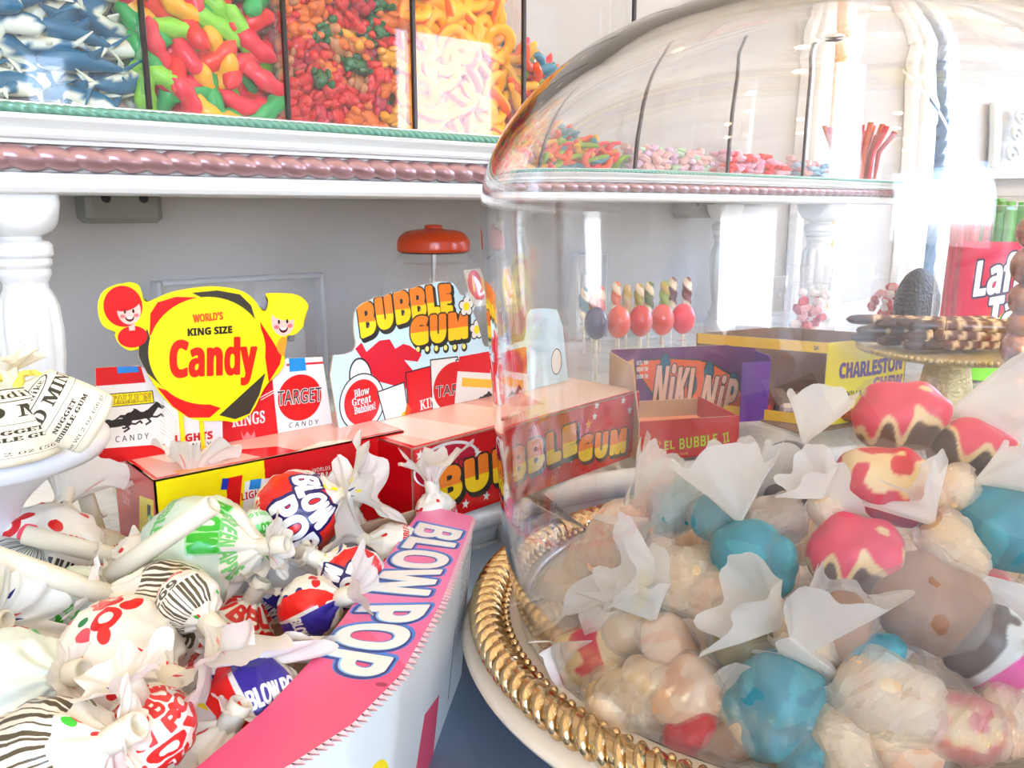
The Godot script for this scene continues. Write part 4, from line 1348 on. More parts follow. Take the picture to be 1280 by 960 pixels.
# ---------- the right side ----------
func build_right_side() -> void:
	# jar of taffy ropes with a printed label
	var base := at_z(1243, 330, -0.43)
	var k := depth(base) / FOCAL
	var r := 62.0 * k
	var h := at_z(1243, 262, -0.43).y
	var t := thing("rope_jar", "clear jar of pink and green candy ropes with a pink and green label", "jar", Vector3(base.x, 0, -0.43))
	put("glass", lathe_mesh(smooth_prof([Vector2(0.0001, 0.002), Vector2(r * 0.95, 0.002), Vector2(r, 0.01), Vector2(r, h * 0.94), Vector2(r * 1.02, h)], 5), 64), pane(Color(0.92, 0.94, 0.94), 0.05), t)
	var pr := Print.new(768, 640, Color(0.90, 0.06, 0.30))
	var grn := []
	for i in 40:
		var x := i * 20.0
		grn.append(Vector2(x, 340 + 40 * sin(x * 0.011) + 26 * sin(x * 0.035)))
	grn.append(Vector2(800, 640))
	grn.append(Vector2(0, 640))
	pr.poly(grn, Color(0.50, 0.88, 0.10))
	for e in [[90, 420, 60, 26, 0.4], [240, 470, 70, 26, -0.3], [430, 430, 60, 22, 0.2], [600, 500, 60, 30, 0.5]]:
		pr.ellipse(e[0], e[1], e[2], e[3], Color(0.66, 0.95, 0.25), e[4])
	for lay in [[14.0, Color(0.05, 0.12, 0.30)], [5.0, Color.WHITE]]:
		pr.text("Laffy", Vector2(95, 250), Vector2(470, 190), 150, [lay], "Droid Sans+b", 0.0, 0.0, 0.2)
		pr.text("Taffy", Vector2(200, 410), Vector2(580, 350), 150, [lay], "Droid Sans+b", 0.0, 0.0, 0.2)
	pr.rect(60, 500, 90, 90, Color(0.45, 0.55, 0.35))
	var st := new_st()
	grid(st, func(u, v):
		var a: float = (u - 0.5) * 2.3
		return Vector3((r + 0.0008) * sin(a), h * (0.02 + 0.80 * v), (r + 0.0008) * cos(a)), 32, 4)
	var label := put("label", done(st), tex_mat(pr.tex(), 0.3), t, Transform3D(Basis(Vector3.UP, -0.62), Vector3.ZERO))
	# ropes standing in it
	for i in 30:
		var green := i % 2 == 0
		var a := rng.randf() * TAU
		var q := sqrt(rng.randf()) * r * 0.8
		var right := (cam_basis * Vector3.RIGHT)
		var off := Vector3(cos(a) * q, 0, sin(a) * q)
		green = off.dot(right) > -r * 0.30 + rng.randf_range(-0.01, 0.01)
		var lean := Vector3(rng.randf_range(-0.012, 0.012), 0, rng.randf_range(-0.012, 0.012))
		var top := off * 0.92 + lean
		if top.length() > r * 0.84:
			top = top.normalized() * r * 0.84
		var hh := h * rng.randf_range(0.93, 1.08)
		var s2 := new_st()
		tube(s2, [off + Vector3(0, 0.004, 0), (off + top) / 2 + Vector3(0, hh / 2, 0), top + Vector3(0, hh, 0)], [0.0062, 0.0062, 0.006], 10)
		var col := Color(0.24, 0.66, 0.10) if green else Color(0.86, 0.06, 0.24)
		if i % 5 == 0:
			col = col.lightened(0.18)
		var o := put("candy_rope", done(s2), mat(col, 0.25), self, Transform3D(Basis(), Vector3(base.x, 0, -0.43)))
		tag(o, "%s candy rope standing in the labelled jar" % ("bright green" if green else "pink red"), "candy rope", "%s ropes in the labelled jar" % ("green" if green else "pink"))
	# dark bag behind, left of the jar
	var bp := at_z(1150, 372, -0.62)
	var bg := new_st()
	ball(bg, Vector3.ZERO, Vector3(0.06, 0.062, 0.03), 20, 14)
	var bo := put("candy_bag", done(bg), bump(mat(Color(0.03, 0.035, 0.06), 0.6), 0.06, 0.6, 8.0), self, Transform3D(Basis(), Vector3(bp.x, 0.063, bp.z)))
	tag(bo, "dark crinkled candy bag left of the jar of pink and green ropes", "bag")
	# gold stand of striped chocolate sticks
	var pc := at_t(1190, 437, 0.80)
	var sr := 108.0 * 0.80 / FOCAL
	var gold := mat(Color(0.80, 0.72, 0.50), 0.35, 0.6)
	var gs := thing("cake_stand", "small gold pedestal stand with a beaded rim, holding striped chocolate sticks", "cake stand", Vector3(pc.x, 0, pc.z))
	put("plate", lathe_mesh([Vector2(0.0001, pc.y - 0.006), Vector2(sr * 0.9, pc.y - 0.004), Vector2(sr, pc.y), Vector2(sr, pc.y + 0.002), Vector2(sr * 0.92, pc.y + 0.0015), Vector2(0.0001, pc.y - 0.001)], 64), gold, gs)
	put("pedestal", lathe_mesh(smooth_prof([Vector2(0.052, 0.0), Vector2(0.050, 0.006), Vector2(0.038, 0.022), Vector2(0.027, 0.040), Vector2(0.020, pc.y - 0.012), Vector2(0.024, pc.y - 0.005)], 5), 40, func(a, y): return 1.0 + 0.03 * sin(a * 16.0)), bump(gold, 0.08, 0.2, 10.0), gs)
	var bead := ball_mesh(Vector3.ONE * 0.0026, 8, 6)
	for i in 96:
		var a := i * TAU / 96
		put("rim_bead", bead, gold, gs, Transform3D(Basis(), Vector3(sr * cos(a), pc.y + 0.001, sr * sin(a))))
	for i in 15:
		var s2 := new_st()
		var ln := 0.135
		var sq := rng.randf_range(-1, 1)
		grid(s2, func(u, v):
			var a: float = u * TAU
			var e: float = sqrt(maxf(0.0, 1.0 - pow(absf(v * 2.0 - 1.0), 10.0)))
			return Vector3((v - 0.5) * ln, 0.0052 * e * cos(a), 0.0052 * e * sin(a)), 12, 40, func(u, v, _q):
			if v < 0.16:
				return lin(Color(0.22, 0.09, 0.06))
			return lin(Color(0.88, 0.74, 0.56) if fposmod(v * 9.0 + u * 0.7 + sq, 1.0) < 0.34 else Color(0.38, 0.15, 0.08)))
		var stick := put("chocolate_stick", done(s2), vc_mat(0.18), self, Transform3D(Basis(Vector3.UP, -0.75 + rng.randf_range(-0.28, 0.28)), Vector3(pc.x + rng.randf_range(-0.008, 0.008), pc.y + 0.0085 + 0.0085 * (i / 5), pc.z + ((i % 5) - 2) * 0.0155 + rng.randf_range(-0.003, 0.003))))
		tag(stick, "dark chocolate stick with cream stripes piled on the gold pedestal stand", "chocolate", "striped chocolate sticks on the gold stand")
	# copper bead post at the very edge
	var bpost := at_t(1292, 330, 0.66)
	var kk := 0.66 / FOCAL
	var cop := mat(Color(0.72, 0.48, 0.30), 0.2, 0.9)
	var post := thing("bead_post", "post of stacked copper coloured beads at the right edge in front of the rope jar", "bead post", Vector3(bpost.x, 0, bpost.z))
	for e in [[240, 15], [290, 20], [333, 22], [375, 20], [408, 18], [440, 22], [484, 21], [528, 22]]:
		var y := at_t(1292, e[0], 0.66).y
		var br: float = e[1] * kk
		put("bead", ball_mesh(Vector3(br, br * 1.08, br), 20, 14), cop, post, Transform3D(Basis(), Vector3(0, y, 0)))
	var ytop := at_t(1292, 240, 0.66).y
	put("core", lathe_mesh([Vector2(0.004, 0.001), Vector2(0.004, ytop)], 10), cop, post)
	put("foot", lathe_mesh([Vector2(0.03, 0.0), Vector2(0.03, 0.006), Vector2(0.012, 0.02), Vector2(0.008, 0.05)], 24), cop, post)

# ---------- the white stand of bags at the left ----------
func build_left_stand() -> void:
	var y := 0.103
	var c := at_y(-38, 547, y)
	var r := 158.0 * depth(c) / FOCAL
	c.y = 0
	var t := thing("cake_stand", "white round pedestal stand holding cream cloth candy bags at the left", "cake stand", Vector3(c.x, 0, c.z))
	var white := mat(Color(0.89, 0.89, 0.90), 0.25)
	put("plate", lathe_mesh([Vector2(0.0001, y - 0.012), Vector2(r * 0.95, y - 0.012), Vector2(r - 0.002, y - 0.010), Vector2(r, y - 0.007), Vector2(r, y - 0.003), Vector2(r - 0.003, y), Vector2(r - 0.006, y), Vector2(r * 0.9, y - 0.002), Vector2(0.0001, y - 0.002)], 96), white, t)
	put("pedestal", lathe_mesh(smooth_prof([Vector2(0.055, 0.0), Vector2(0.053, 0.006), Vector2(0.03, 0.02), Vector2(0.018, 0.045), Vector2(0.022, 0.065), Vector2(0.05, y - 0.012)], 5), 48), white, t)
	var pr := Print.new(768, 768, Color(0.93, 0.89, 0.78))
	var ink := Color(0.25, 0.22, 0.16)
	pr.fill([Print.oval(384, 150, 150, 48), Print.oval(384, 150, 140, 40)], ink)
	pr.text("Klondike", Vector2(270, 168), Vector2(498, 168), 40, [[0, ink]], "Droid Serif+b")
	pr.text("GOLD MINE", Vector2(150, 330), Vector2(620, 330), 100, [[1, ink]], "Droid Serif+b")
	pr.rect(130, 385, 510, 4, ink)
	pr.text("NUGGET", Vector2(310, 470), Vector2(460, 470), 34, [[1, ink]], "Droid Serif+b")
	pr.text("BUBBLE GUM", Vector2(270, 530), Vector2(500, 530), 34, [[1, ink]], "Droid Serif+b")
	pr.text("Net Wt 2 oz (56 g)", Vector2(240, 650), Vector2(530, 650), 28, [[0, ink]], "Droid Serif")
	pr.rect(200, 670, 370, 3, ink)
	var cloth := tex_mat(pr.tex(), 0.85)
	bump(cloth, 0.2, 0.05, 1.0)
	cloth.uv1_triplanar = false
	# three bags: two seen, tied with yellow cord
	var bags := [[8, 577, 0.0255, 0.042, 0.0, 0.2, "upright cream cloth bag with gold mine lettering on the white stand"], [128, 564, 0.0168, 0.041, -1.0, -0.1, "cream cloth bag with gold mine lettering slumped against the upright one on the white stand"]]
	for i in bags.size():
		var b: Array = bags[i]
		var p := at_y(b[0], b[1], y)
		if Vector2(p.x - c.x, p.z - c.z).length() > r * 1.30:
			var o := Vector2(p.x - c.x, p.z - c.z).normalized() * r * 0.80
			p = Vector3(c.x + o.x, y, c.z + o.y)
		var bag := thing("candy_bag", b[6], "bag", p, 0.0, "cloth bags on the white stand")
		var face := atan2(EYE.x - p.x, EYE.z - p.z)
		var w: float = b[2]
		var hgt: float = b[3]
		var st := new_st()
		grid(st, func(u, v):
			var a: float = u * TAU
			var sw: float = 1.0 if v < 0.8 else lerpf(1.0, 0.26, smoothstep(0.74, 1.0, v))
			var bul: float = 1.0 - 0.14 * pow(v * 1.6 - 0.5, 2.0)
			var fold: float = 1.0 + 0.10 * smoothstep(0.65, 1.0, v) * sin(a * 9.0)
			var close: float = smoothstep(0.0, 0.05, v) * 0.25 + 0.75
			return Vector3(-sin(a) * w * sw * bul * fold * close, v * hgt, -cos(a) * w * 0.62 * sw * bul * fold * close), 64, 26)
		var bs := Basis(Vector3.UP, face) * Basis(Vector3(0, 0, 1), -b[4]) * Basis(Vector3.UP, b[5])
		var lift := Vector3(0, (sin(absf(b[4])) * w * 0.9), 0)
		put("cloth", done(st), cloth, bag, Transform3D(bs, lift))
		var tie := new_st()
		var pts := []
		var rr := []
		for j in 25:
			pts.append(Vector3(cos(j * TAU / 24) * w * 0.30, hgt * 0.985, sin(j * TAU / 24) * w * 0.20))
			rr.append(0.0022)
		tube(tie, pts, rr, 8, false)
		put("tie", done(tie), mat(Color(0.95, 0.85, 0.35), 0.6), bag, Transform3D(bs, lift))
		var tail := new_st()
		tube(tail, [Vector3(w * 0.28, hgt * 0.98, w * 0.1), Vector3(w * 0.6, hgt * 1.0, w * 0.25), Vector3(w * 0.7, hgt * 0.94, w * 0.3)], [0.0014, 0.0014, 0.0016], 8)
		put("tie_end", done(tail), mat(Color(0.95, 0.85, 0.35), 0.6), bag, Transform3D(bs, lift))
		var top := new_st()
		grid(top, func(u, v):
			var a: float = u * TAU
			var q: float = 0.26 + v * 0.5
			var ru: float = 1.0 + 0.18 * v * sin(a * 8.0 + 1.0)
			return Vector3(-sin(a) * w * q * ru, hgt * (0.99 + v * 0.22) + 0.003 * sin(a * 5.0) * v, -cos(a) * w * 0.62 * q * ru), 64, 8)
		put("frill", done(top), mat(Color(0.93, 0.89, 0.78), 0.85), bag, Transform3D(bs, lift))

# ---------- the lollipop carton ----------
func along(pts: Array) -> Array:   # running length at each point
	var o := [0.0]
	for i in pts.size() - 1:
		o.append(o[-1] + pts[i].distance_to(pts[i + 1]))
	return o
func build_lollipop_carton() -> void:
	var lp := [[545, 612], [530, 630], [486, 694], [439, 759], [391, 823], [330, 888], [245, 960], [130, 1040]]
	var rp := [[600, 622], [592, 646], [572, 700], [551, 754], [501, 843], [440, 905], [365, 954], [270, 1010]]
	var left := []
	var right := []
	for i in range(1, 8):
		left.append(at_y(lp[i][0], lp[i][1], 0.024))
		right.append(at_y(rp[i][0], rp[i][1], 0.032))
	var o: Vector3 = right[3]
	o.y = -0.085
	var t := thing("lollipop_carton", "open lollipop carton with a torn pink rim lettered in white and blue", "carton", o)
	var ml := []
	for i in 7:
		ml.append((left[i] + right[i]) / 2)
	var ln := along(ml)
	var total: float = ln[6]
	var pos := func(p: Array, s: float) -> Vector3:   # s in metres along
		var i := 0
		while i < 5 and ln[i + 1] < s:
			i += 1
		return p[i].lerp(p[i + 1], (s - ln[i]) / (ln[i + 1] - ln[i]))
	var sx := func(k: float) -> float:               # station number to print x
		var i := int(k)
		return lerpf(ln[i], ln[i + 1], k - i) / total * 1800.0
	var pink := Color(0.93, 0.42, 0.63)
	var pr := Print.new(1800, 256, pink)
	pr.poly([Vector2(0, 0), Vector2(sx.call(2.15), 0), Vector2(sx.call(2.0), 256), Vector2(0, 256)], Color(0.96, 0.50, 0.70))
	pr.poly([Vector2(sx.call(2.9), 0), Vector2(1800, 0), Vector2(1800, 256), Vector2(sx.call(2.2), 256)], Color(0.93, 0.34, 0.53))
	for lay in [[22.0, Color(0.25, 0.52, 0.88)], [15.0, Color(0.10, 0.22, 0.55), 5.0, 0.0], [8.0, Color(0.55, 0.80, 0.96)], [5.0, Color(0.97, 0.97, 0.95), -2.0, -3.0]]:
		pr.text("BLOW", Vector2(sx.call(0.34), 216), Vector2(sx.call(1.80), 240), 186, [lay], "Droid Sans+b", -2.0)
		pr.text("POP", Vector2(sx.call(1.95), 226), Vector2(sx.call(3.16), 246), 190, [lay], "Droid Sans+b", 0.0)
	pr.ellipse(sx.call(3.25), 22, 10, 16, Color(0.70, 0.16, 0.36))
	var st := new_st()
	grid(st, func(u, v):
		var s: float = u * total
		var a: Vector3 = pos.call(left, s)
		var b: Vector3 = pos.call(right, s)
		return a.lerp(b, v) - o, 60, 4)
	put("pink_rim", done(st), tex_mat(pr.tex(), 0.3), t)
	# torn perforated edge
	var te := new_st()
	te.set_smooth_group(-1)
	var n := 74
	for i in n:
		var a: Vector3 = pos.call(right, total * i / n)
		var b: Vector3 = pos.call(right, total * (i + 0.86) / n)
		var acr: Vector3 = (pos.call(right, total * i / n) - pos.call(left, total * i / n)).normalized()
		var c := a.lerp(b, 0.5) + acr * 0.0042 + Vector3(0, -0.0012, 0)
		tri(te, a - o, b - o, c - o, Vector3.UP)
		tri(te, a - o + Vector3(0, -0.0012, 0), b - o + Vector3(0, -0.0012, 0), c - o + Vector3(0, -0.0004, 0), Vector3.DOWN)
	put("torn_edge", done(te), mat(Color(0.97, 0.78, 0.80), 0.6), t)
	# white outer side
	var sp := Print.new(1600, 512, Color(0.87, 0.88, 0.86))
	var g := RandomNumberGenerator.new()
	g.seed = 4
	sp.rect(40, 60, 12, 300, Color(0.25, 0.27, 0.3))
	for k in 12:
		var x := 66.0 + k * 15
		var y := 70.0
		while y < 330:
			var w := g.randf_range(10, 34)
			sp.rect(x, y, 6, w, Color(0.45, 0.50, 0.58))
			y += w + 7
	sp.rect(262, 240, 14, 220, INK)
	sp.rect(284, 60, 3, 400, Color(0.6, 0.66, 0.72))
	sp.ellipse(1130, 215, 75, 75, Color(0.98, 0.86, 0.05))
	sp.poly([Vector2(500, 330), Vector2(760, 250), Vector2(820, 512), Vector2(480, 512)], Color(0.90, 0.30, 0.42))
	var sst := new_st()
	grid(sst, func(u, v):
		var b: Vector3 = pos.call(right, u * total)
		var a: Vector3 = pos.call(left, u * total)
		var acr := (b - a)
		acr.y = 0
		var bot: Vector3 = b - acr.normalized() * 0.016
		bot.y = -0.085
		return bot.lerp(b + Vector3(0, -0.001, 0), v) - o, 60, 6, null, 0)
	put("white_side", done(sst), tex_mat(sp.tex(), 0.45), t)
	# inner face of the same side, tan card
	var tan := mat(Color(0.74, 0.62, 0.50), 0.8)
	var ist := new_st()
	grid(ist, func(u, v):
		var b: Vector3 = pos.call(left, (1.0 - u) * total)
		var bot := b
		bot.y = -0.084
		return bot.lerp(b + Vector3(0, -0.001, 0), v) - o, 40, 4)
	put("inner_side", done(ist), tan, t)
	# far end, left side and bottom
	var f0: Vector3 = left[0]
	var f1 := at_y(425, 655, 0.026)
	var fd := (f1 - f0)
	fd.y = 0
	fd = fd.normalized()
	var f2 := f0 + fd * 0.20
	var near: Vector3 = right[6]
	var dirn: Vector3 = (Vector3(right[0]) - near)
	dirn.y = 0
	var g2: Vector3 = f2 - dirn
	plain_panel("far_end", t, Vector3(f2.x, -0.085, f2.z), Vector3(f0.x, -0.085, f0.z), Vector3(f2.x, 0.022, f2.z), 0.0015, tan)
	plain_panel("left_side", t, Vector3(g2.x, -0.085, g2.z), Vector3(f2.x, -0.085, f2.z), Vector3(g2.x, -0.01, g2.z), 0.0015, mat(Color(0.93, 0.45, 0.62), 0.4))
	var bt := new_st()
	bt.set_smooth_group(-1)
	var nr: Vector3 = right[6]
	quad(bt, Vector3(f0.x, -0.0845, f0.z) - o, Vector3(f2.x, -0.0845, f2.z) - o, Vector3(g2.x, -0.0845, g2.z) - o, Vector3(nr.x, -0.0845, nr.z) - o, Vector3.UP)
	put("bottom", done(bt), tan, t)

# ---------- the lollipops in it ----------
const NAVY := Color(0.13, 0.10, 0.42)
const GREEN := Color(0.18, 0.70, 0.14)
const WAX := Color(0.905, 0.88, 0.815)
func dots(p: Print, cols: Array, n: int, sd: int, lo: float, hi: float, clear := Rect2()) -> void:
	var r := RandomNumberGenerator.new()
	r.seed = sd
	for i in n:
		var q := Vector2(r.randf() * p.w, r.randf() * p.h)
		if clear.has_point(q):
			continue
		var s := r.randf_range(lo, hi)
		p.ellipse(q.x, q.y, s, s * r.randf_range(0.8, 1.5), cols[i % cols.size()], r.randf() * 3)
func wrap_print(kind: String) -> Print:
	var p := Print.new(768, 512, WAX)
	match kind:
		"cherry":
			dots(p, [RED, YEL, NAVY], 20, 3, 12, 24)
			p.poly([Vector2(0, 110), Vector2(768, 110), Vector2(768, 128), Vector2(0, 128)], NAVY)
			p.poly(Print.oval(384, 250, 205, 190, 0.0), PAPER)
			p.poly(Print.oval(384, 250, 190, 176, 0.0), Color(0.88, 0.12, 0.10))
			for lay in [[17.0, Color(0.10, 0.07, 0.35)], [6.0, Color.WHITE]]:
				p.text("BLOW", Vector2(240, 205), Vector2(450, 180), 92, [lay], "Droid Sans+b", 3.0)
				p.text("POP", Vector2(318, 318), Vector2(500, 298), 100, [lay], "Droid Sans+b", 3.0)
			p.text("CHERRY", Vector2(240, 395), Vector2(420, 405), 44, [[1, PAPER]])
			p.poly([Vector2(90, 250), Vector2(186, 250), Vector2(196, 440), Vector2(80, 440)], Color(0.68, 0.05, 0.14))
			for k in 3:
				p.text("NATURALLY AND", Vector2(92, 300 + k * 45), Vector2(184, 300 + k * 45), 22, [[0, Color(0.9, 0.6, 0.6)]])
			p.poly([Vector2(560, 150), Vector2(640, 130), Vector2(670, 330), Vector2(590, 340)], Color(0.08, 0.07, 0.12))
			p.text("BEST", Vector2(575, 230), Vector2(655, 220), 30, [[0, PAPER]])
			p.bars(690, 200, 70, 200, INK, 3)
		"apple":
			p = Print.new(768, 512, Color(0.81, 0.88, 0.80))
			p.poly([Vector2(0, 0), Vector2(768, 0), Vector2(768, 120), Vector2(600, 150), Vector2(384, 120), Vector2(200, 150), Vector2(0, 120)], WAX)
			dots(p, [YEL], 10, 8, 16, 22, Rect2(150, 110, 450, 380))
			for lay in [[9.0, Color(0.62, 0.84, 0.60)], [4.0, GREEN]]:
				p.text("BLOW", Vector2(230, 210), Vector2(400, 200), 74, [lay], "Droid Sans+b", 6.0)
				p.text("POP", Vector2(430, 270), Vector2(570, 262), 88, [lay], "Droid Sans+b", 6.0)
			p.text("BUBBLE GUM FILLED", Vector2(210, 320), Vector2(570, 330), 40, [[1.5, Color(0.40, 0.75, 0.38)]])
			p.text("GREEN APPLE", Vector2(250, 130), Vector2(520, 120), 40, [[1.5, Color(0.45, 0.78, 0.42)]])
			p.ellipse(600, 380, 30, 46, Color(0.18, 0.55, 0.14), 0.4)
			p.bars(230, 385, 270, 100, Color(0.35, 0.33, 0.25), 5)
		"dots":
			dots(p, [RED, Color(0.10, 0.45, 0.22), RED, Color(0.92, 0.3, 0.35), RED], 44, 12, 11, 22, Rect2(330, 260, 300, 180))
			p.text("BUBBLE GUM POP", Vector2(360, 280), Vector2(620, 250), 36, [[1, RED]])
			p.bars(340, 310, 280, 120, Color(0.15, 0.13, 0.15), 9)
			p.ellipse(250, 230, 34, 34, RED)
			p.ellipse(250, 230, 16, 16, WAX)
			p.text("POP", Vector2(140, 340), Vector2(250, 320), 50, [[2, Color(0.95, 0.45, 0.4)]])
		"barcode":
			p.bars(170, 120, 430, 170, Color(0.32, 0.28, 0.20), 21)
			p.text("692  2", Vector2(250, 350), Vector2(520, 345), 52, [[1, Color(0.30, 0.28, 0.20)]])
			p.text("BUBBLE GUM FILLED", Vector2(190, 420), Vector2(580, 410), 44, [[2, Color(0.85, 0.16, 0.14)]])
			dots(p, [RED, GREEN], 16, 15, 9, 16, Rect2(160, 110, 460, 330))
		"mint":
			p = Print.new(768, 512, Color(0.84, 0.88, 0.82))
			p.text("BUBBLE GUM FLAVOR", Vector2(180, 240), Vector2(600, 230), 54, [[1.5, Color(0.42, 0.78, 0.36)]])
			for lay in [[9.0, GREEN]]:
				p.text("POP", Vector2(250, 370), Vector2(520, 360), 96, [lay], "Droid Sans+b", 4.0)
			p.bars(230, 400, 260, 90, Color(0.4, 0.4, 0.45), 7)
			dots(p, [RED, GREEN], 10, 5, 9, 14, Rect2(170, 180, 450, 320))
		"grape":
			p = Print.new(768, 512, Color(0.42, 0.05, 0.36))
			for lay in [[14.0, Color(0.25, 0.03, 0.32)], [4.0, Color(0.72, 0.55, 0.68)]]:
				p.text("BLOW", Vector2(220, 250), Vector2(430, 235), 90, [lay], "Droid Sans+b", 3.0)
				p.text("POP", Vector2(330, 360), Vector2(520, 345), 96, [lay], "Droid Sans+b", 3.0)
			p.poly([Vector2(0, 0), Vector2(768, 0), Vector2(768, 90), Vector2(0, 90)], WAX)
			dots(p, [Color(0.08, 0.30, 0.18)], 7, 5, 14, 20)
		"script":
			dots(p, [RED, Color(0.84, 0.12, 0.12)], 26, 25, 12, 24)
			for k in 5:
				p.text(["BUBBLE", "GUM POP", "BLOW", "GUM FILLED", "POP POP"][k], Vector2(130, 130 + k * 78), Vector2(640, 115 + k * 78), 58, [[4.5, Color(0.84, 0.17, 0.15)]])
			p.ellipse(560, 300, 50, 50, RED)
			p.ellipse(560, 300, 22, 22, WAX)
		"stripe":
			dots(p, [RED, NAVY, YEL], 18, 31, 14, 24)
			p.poly([Vector2(250, 0), Vector2(330, 0), Vector2(380, 512), Vector2(290, 512)], Color(0.92, 0.10, 0.08))
			p.poly([Vector2(345, 0), Vector2(470, 0), Vector2(540, 512), Vector2(395, 512)], Color(0.20, 0.16, 0.55))
			p.text("BLOW POP", Vector2(370, 300), Vector2(520, 300), 60, [[2, PAPER]])
			p.bars(600, 120, 120, 260, INK, 8)
	return p
func skirt_print(kind: int) -> Print:
	# 768 round by 256 from the twist (bottom) to the free edge (top)
	var p := Print.new(768, 256, Color(0.915, 0.90, 0.855))
	var r := RandomNumberGenerator.new()
	r.seed = 40 + kind
	var cols: Array = [[NAVY, YEL, RED], [GREEN, Color(0.98, 0.80, 0.10), Color(0.05, 0.42, 0.34)], [RED, Color(0.95, 0.6, 0.6), GREEN], [Color(0.92, 0.15, 0.2), NAVY, NAVY]][kind]
	for i in ([9, 16, 5, 8][kind]):
		var x := r.randf() * 768
		var y := r.randf_range(120, 230)
		var l := r.randf_range(30, 90)
		var w := r.randf_range(7, 15)
		p.poly([Vector2(x - w, y + l * 0.5), Vector2(x + w, y + l * 0.4), Vector2(x + w * 0.7, y - l * 0.2), Vector2(x - 2, y - l * 0.6)], cols[i % cols.size()])
	if kind == 3:
		p.poly([Vector2(300, 90), Vector2(470, 60), Vector2(480, 120), Vector2(300, 170)], NAVY)
		p.poly([Vector2(300, 60), Vector2(430, 40), Vector2(400, 62), Vector2(300, 80)], Color(0.9, 0.12, 0.2))
	return p
func skirt_mesh(sd: int, flat: float, reach: float) -> ArrayMesh:
	var nz := FastNoiseLite.new()
	nz.seed = sd
	nz.frequency = 0.8
	nz.fractal_octaves = 1
	var st := new_st()
	grid(st, func(u, v):
		var a: float = (u - 0.5) * TAU
		var c := Vector2(cos(a), sin(a))
		var edge: float = 1.0 + 0.30 * nz.get_noise_2d(c.x * 1.2, c.y * 1.2 + sd)
		var vv: float = v * edge
		var pl: float = a * 4.0 + nz.get_noise_2d(c.x * 1.5, c.y * 1.5) * 2.5
		var crease: float = sin(pl) * 0.5 + asin(sin(pl * 2.0 + 1.0)) * 0.16 * (1.0 - vv * 0.6)
		var r: float = 0.13 + (0.16 * vv + 0.80 * pow(vv, 1.3)) * (1.0 + crease * (0.14 + 0.10 * vv))
		var h: float = reach * vv * (1.0 - 0.32 * vv) + 0.16 * vv * vv * sin(pl) + 0.12 * vv * nz.get_noise_2d(c.x * 3.0 + 9.0, c.y * 3.0 + vv * 1.5)
		return Vector3(r * sin(a), h, r * cos(a) * flat + 0.14 * vv * vv * sin(a * 2.0 + sd)), 84, 14)
	return done(st)
func wrap_mesh(sd: int) -> ArrayMesh:
	var nz := FastNoiseLite.new()
	nz.seed = sd
	nz.frequency = 1.1
	nz.fractal_octaves = 2
	var st := new_st()
	grid(st, func(u, v):
		var a: float = (u - 0.5) * TAU
		var b: float = (v - 0.5) * PI
		var y: float = sin(b)
		var r: float = cos(b)
		if v > 0.72:
			# drawn together into the twist, with pleats
			var q: float = (v - 0.72) / 0.28
			y = lerpf(sin(0.22 * PI), 1.22, q)
			r = lerpf(cos(0.22 * PI), 0.13, smoothstep(0.0, 1.0, pow(q, 0.75)))
			r *= 1.0 + 0.16 * sin(q * PI) * (asin(sin(a * 9.0 + sd)) * 0.6366)
		var w: float = 1.0 + 0.07 * nz.get_noise_3d(sin(a) * r * 2.0, y * 2.0, cos(a) * r * 2.0) + 0.03 * absf(nz.get_noise_3d(sin(a) * r * 6.0, y * 4.0, cos(a) * r * 6.0))
		return Vector3(r * sin(a) * w, y * w, r * cos(a) * w), 60, 36)
	return done(st)

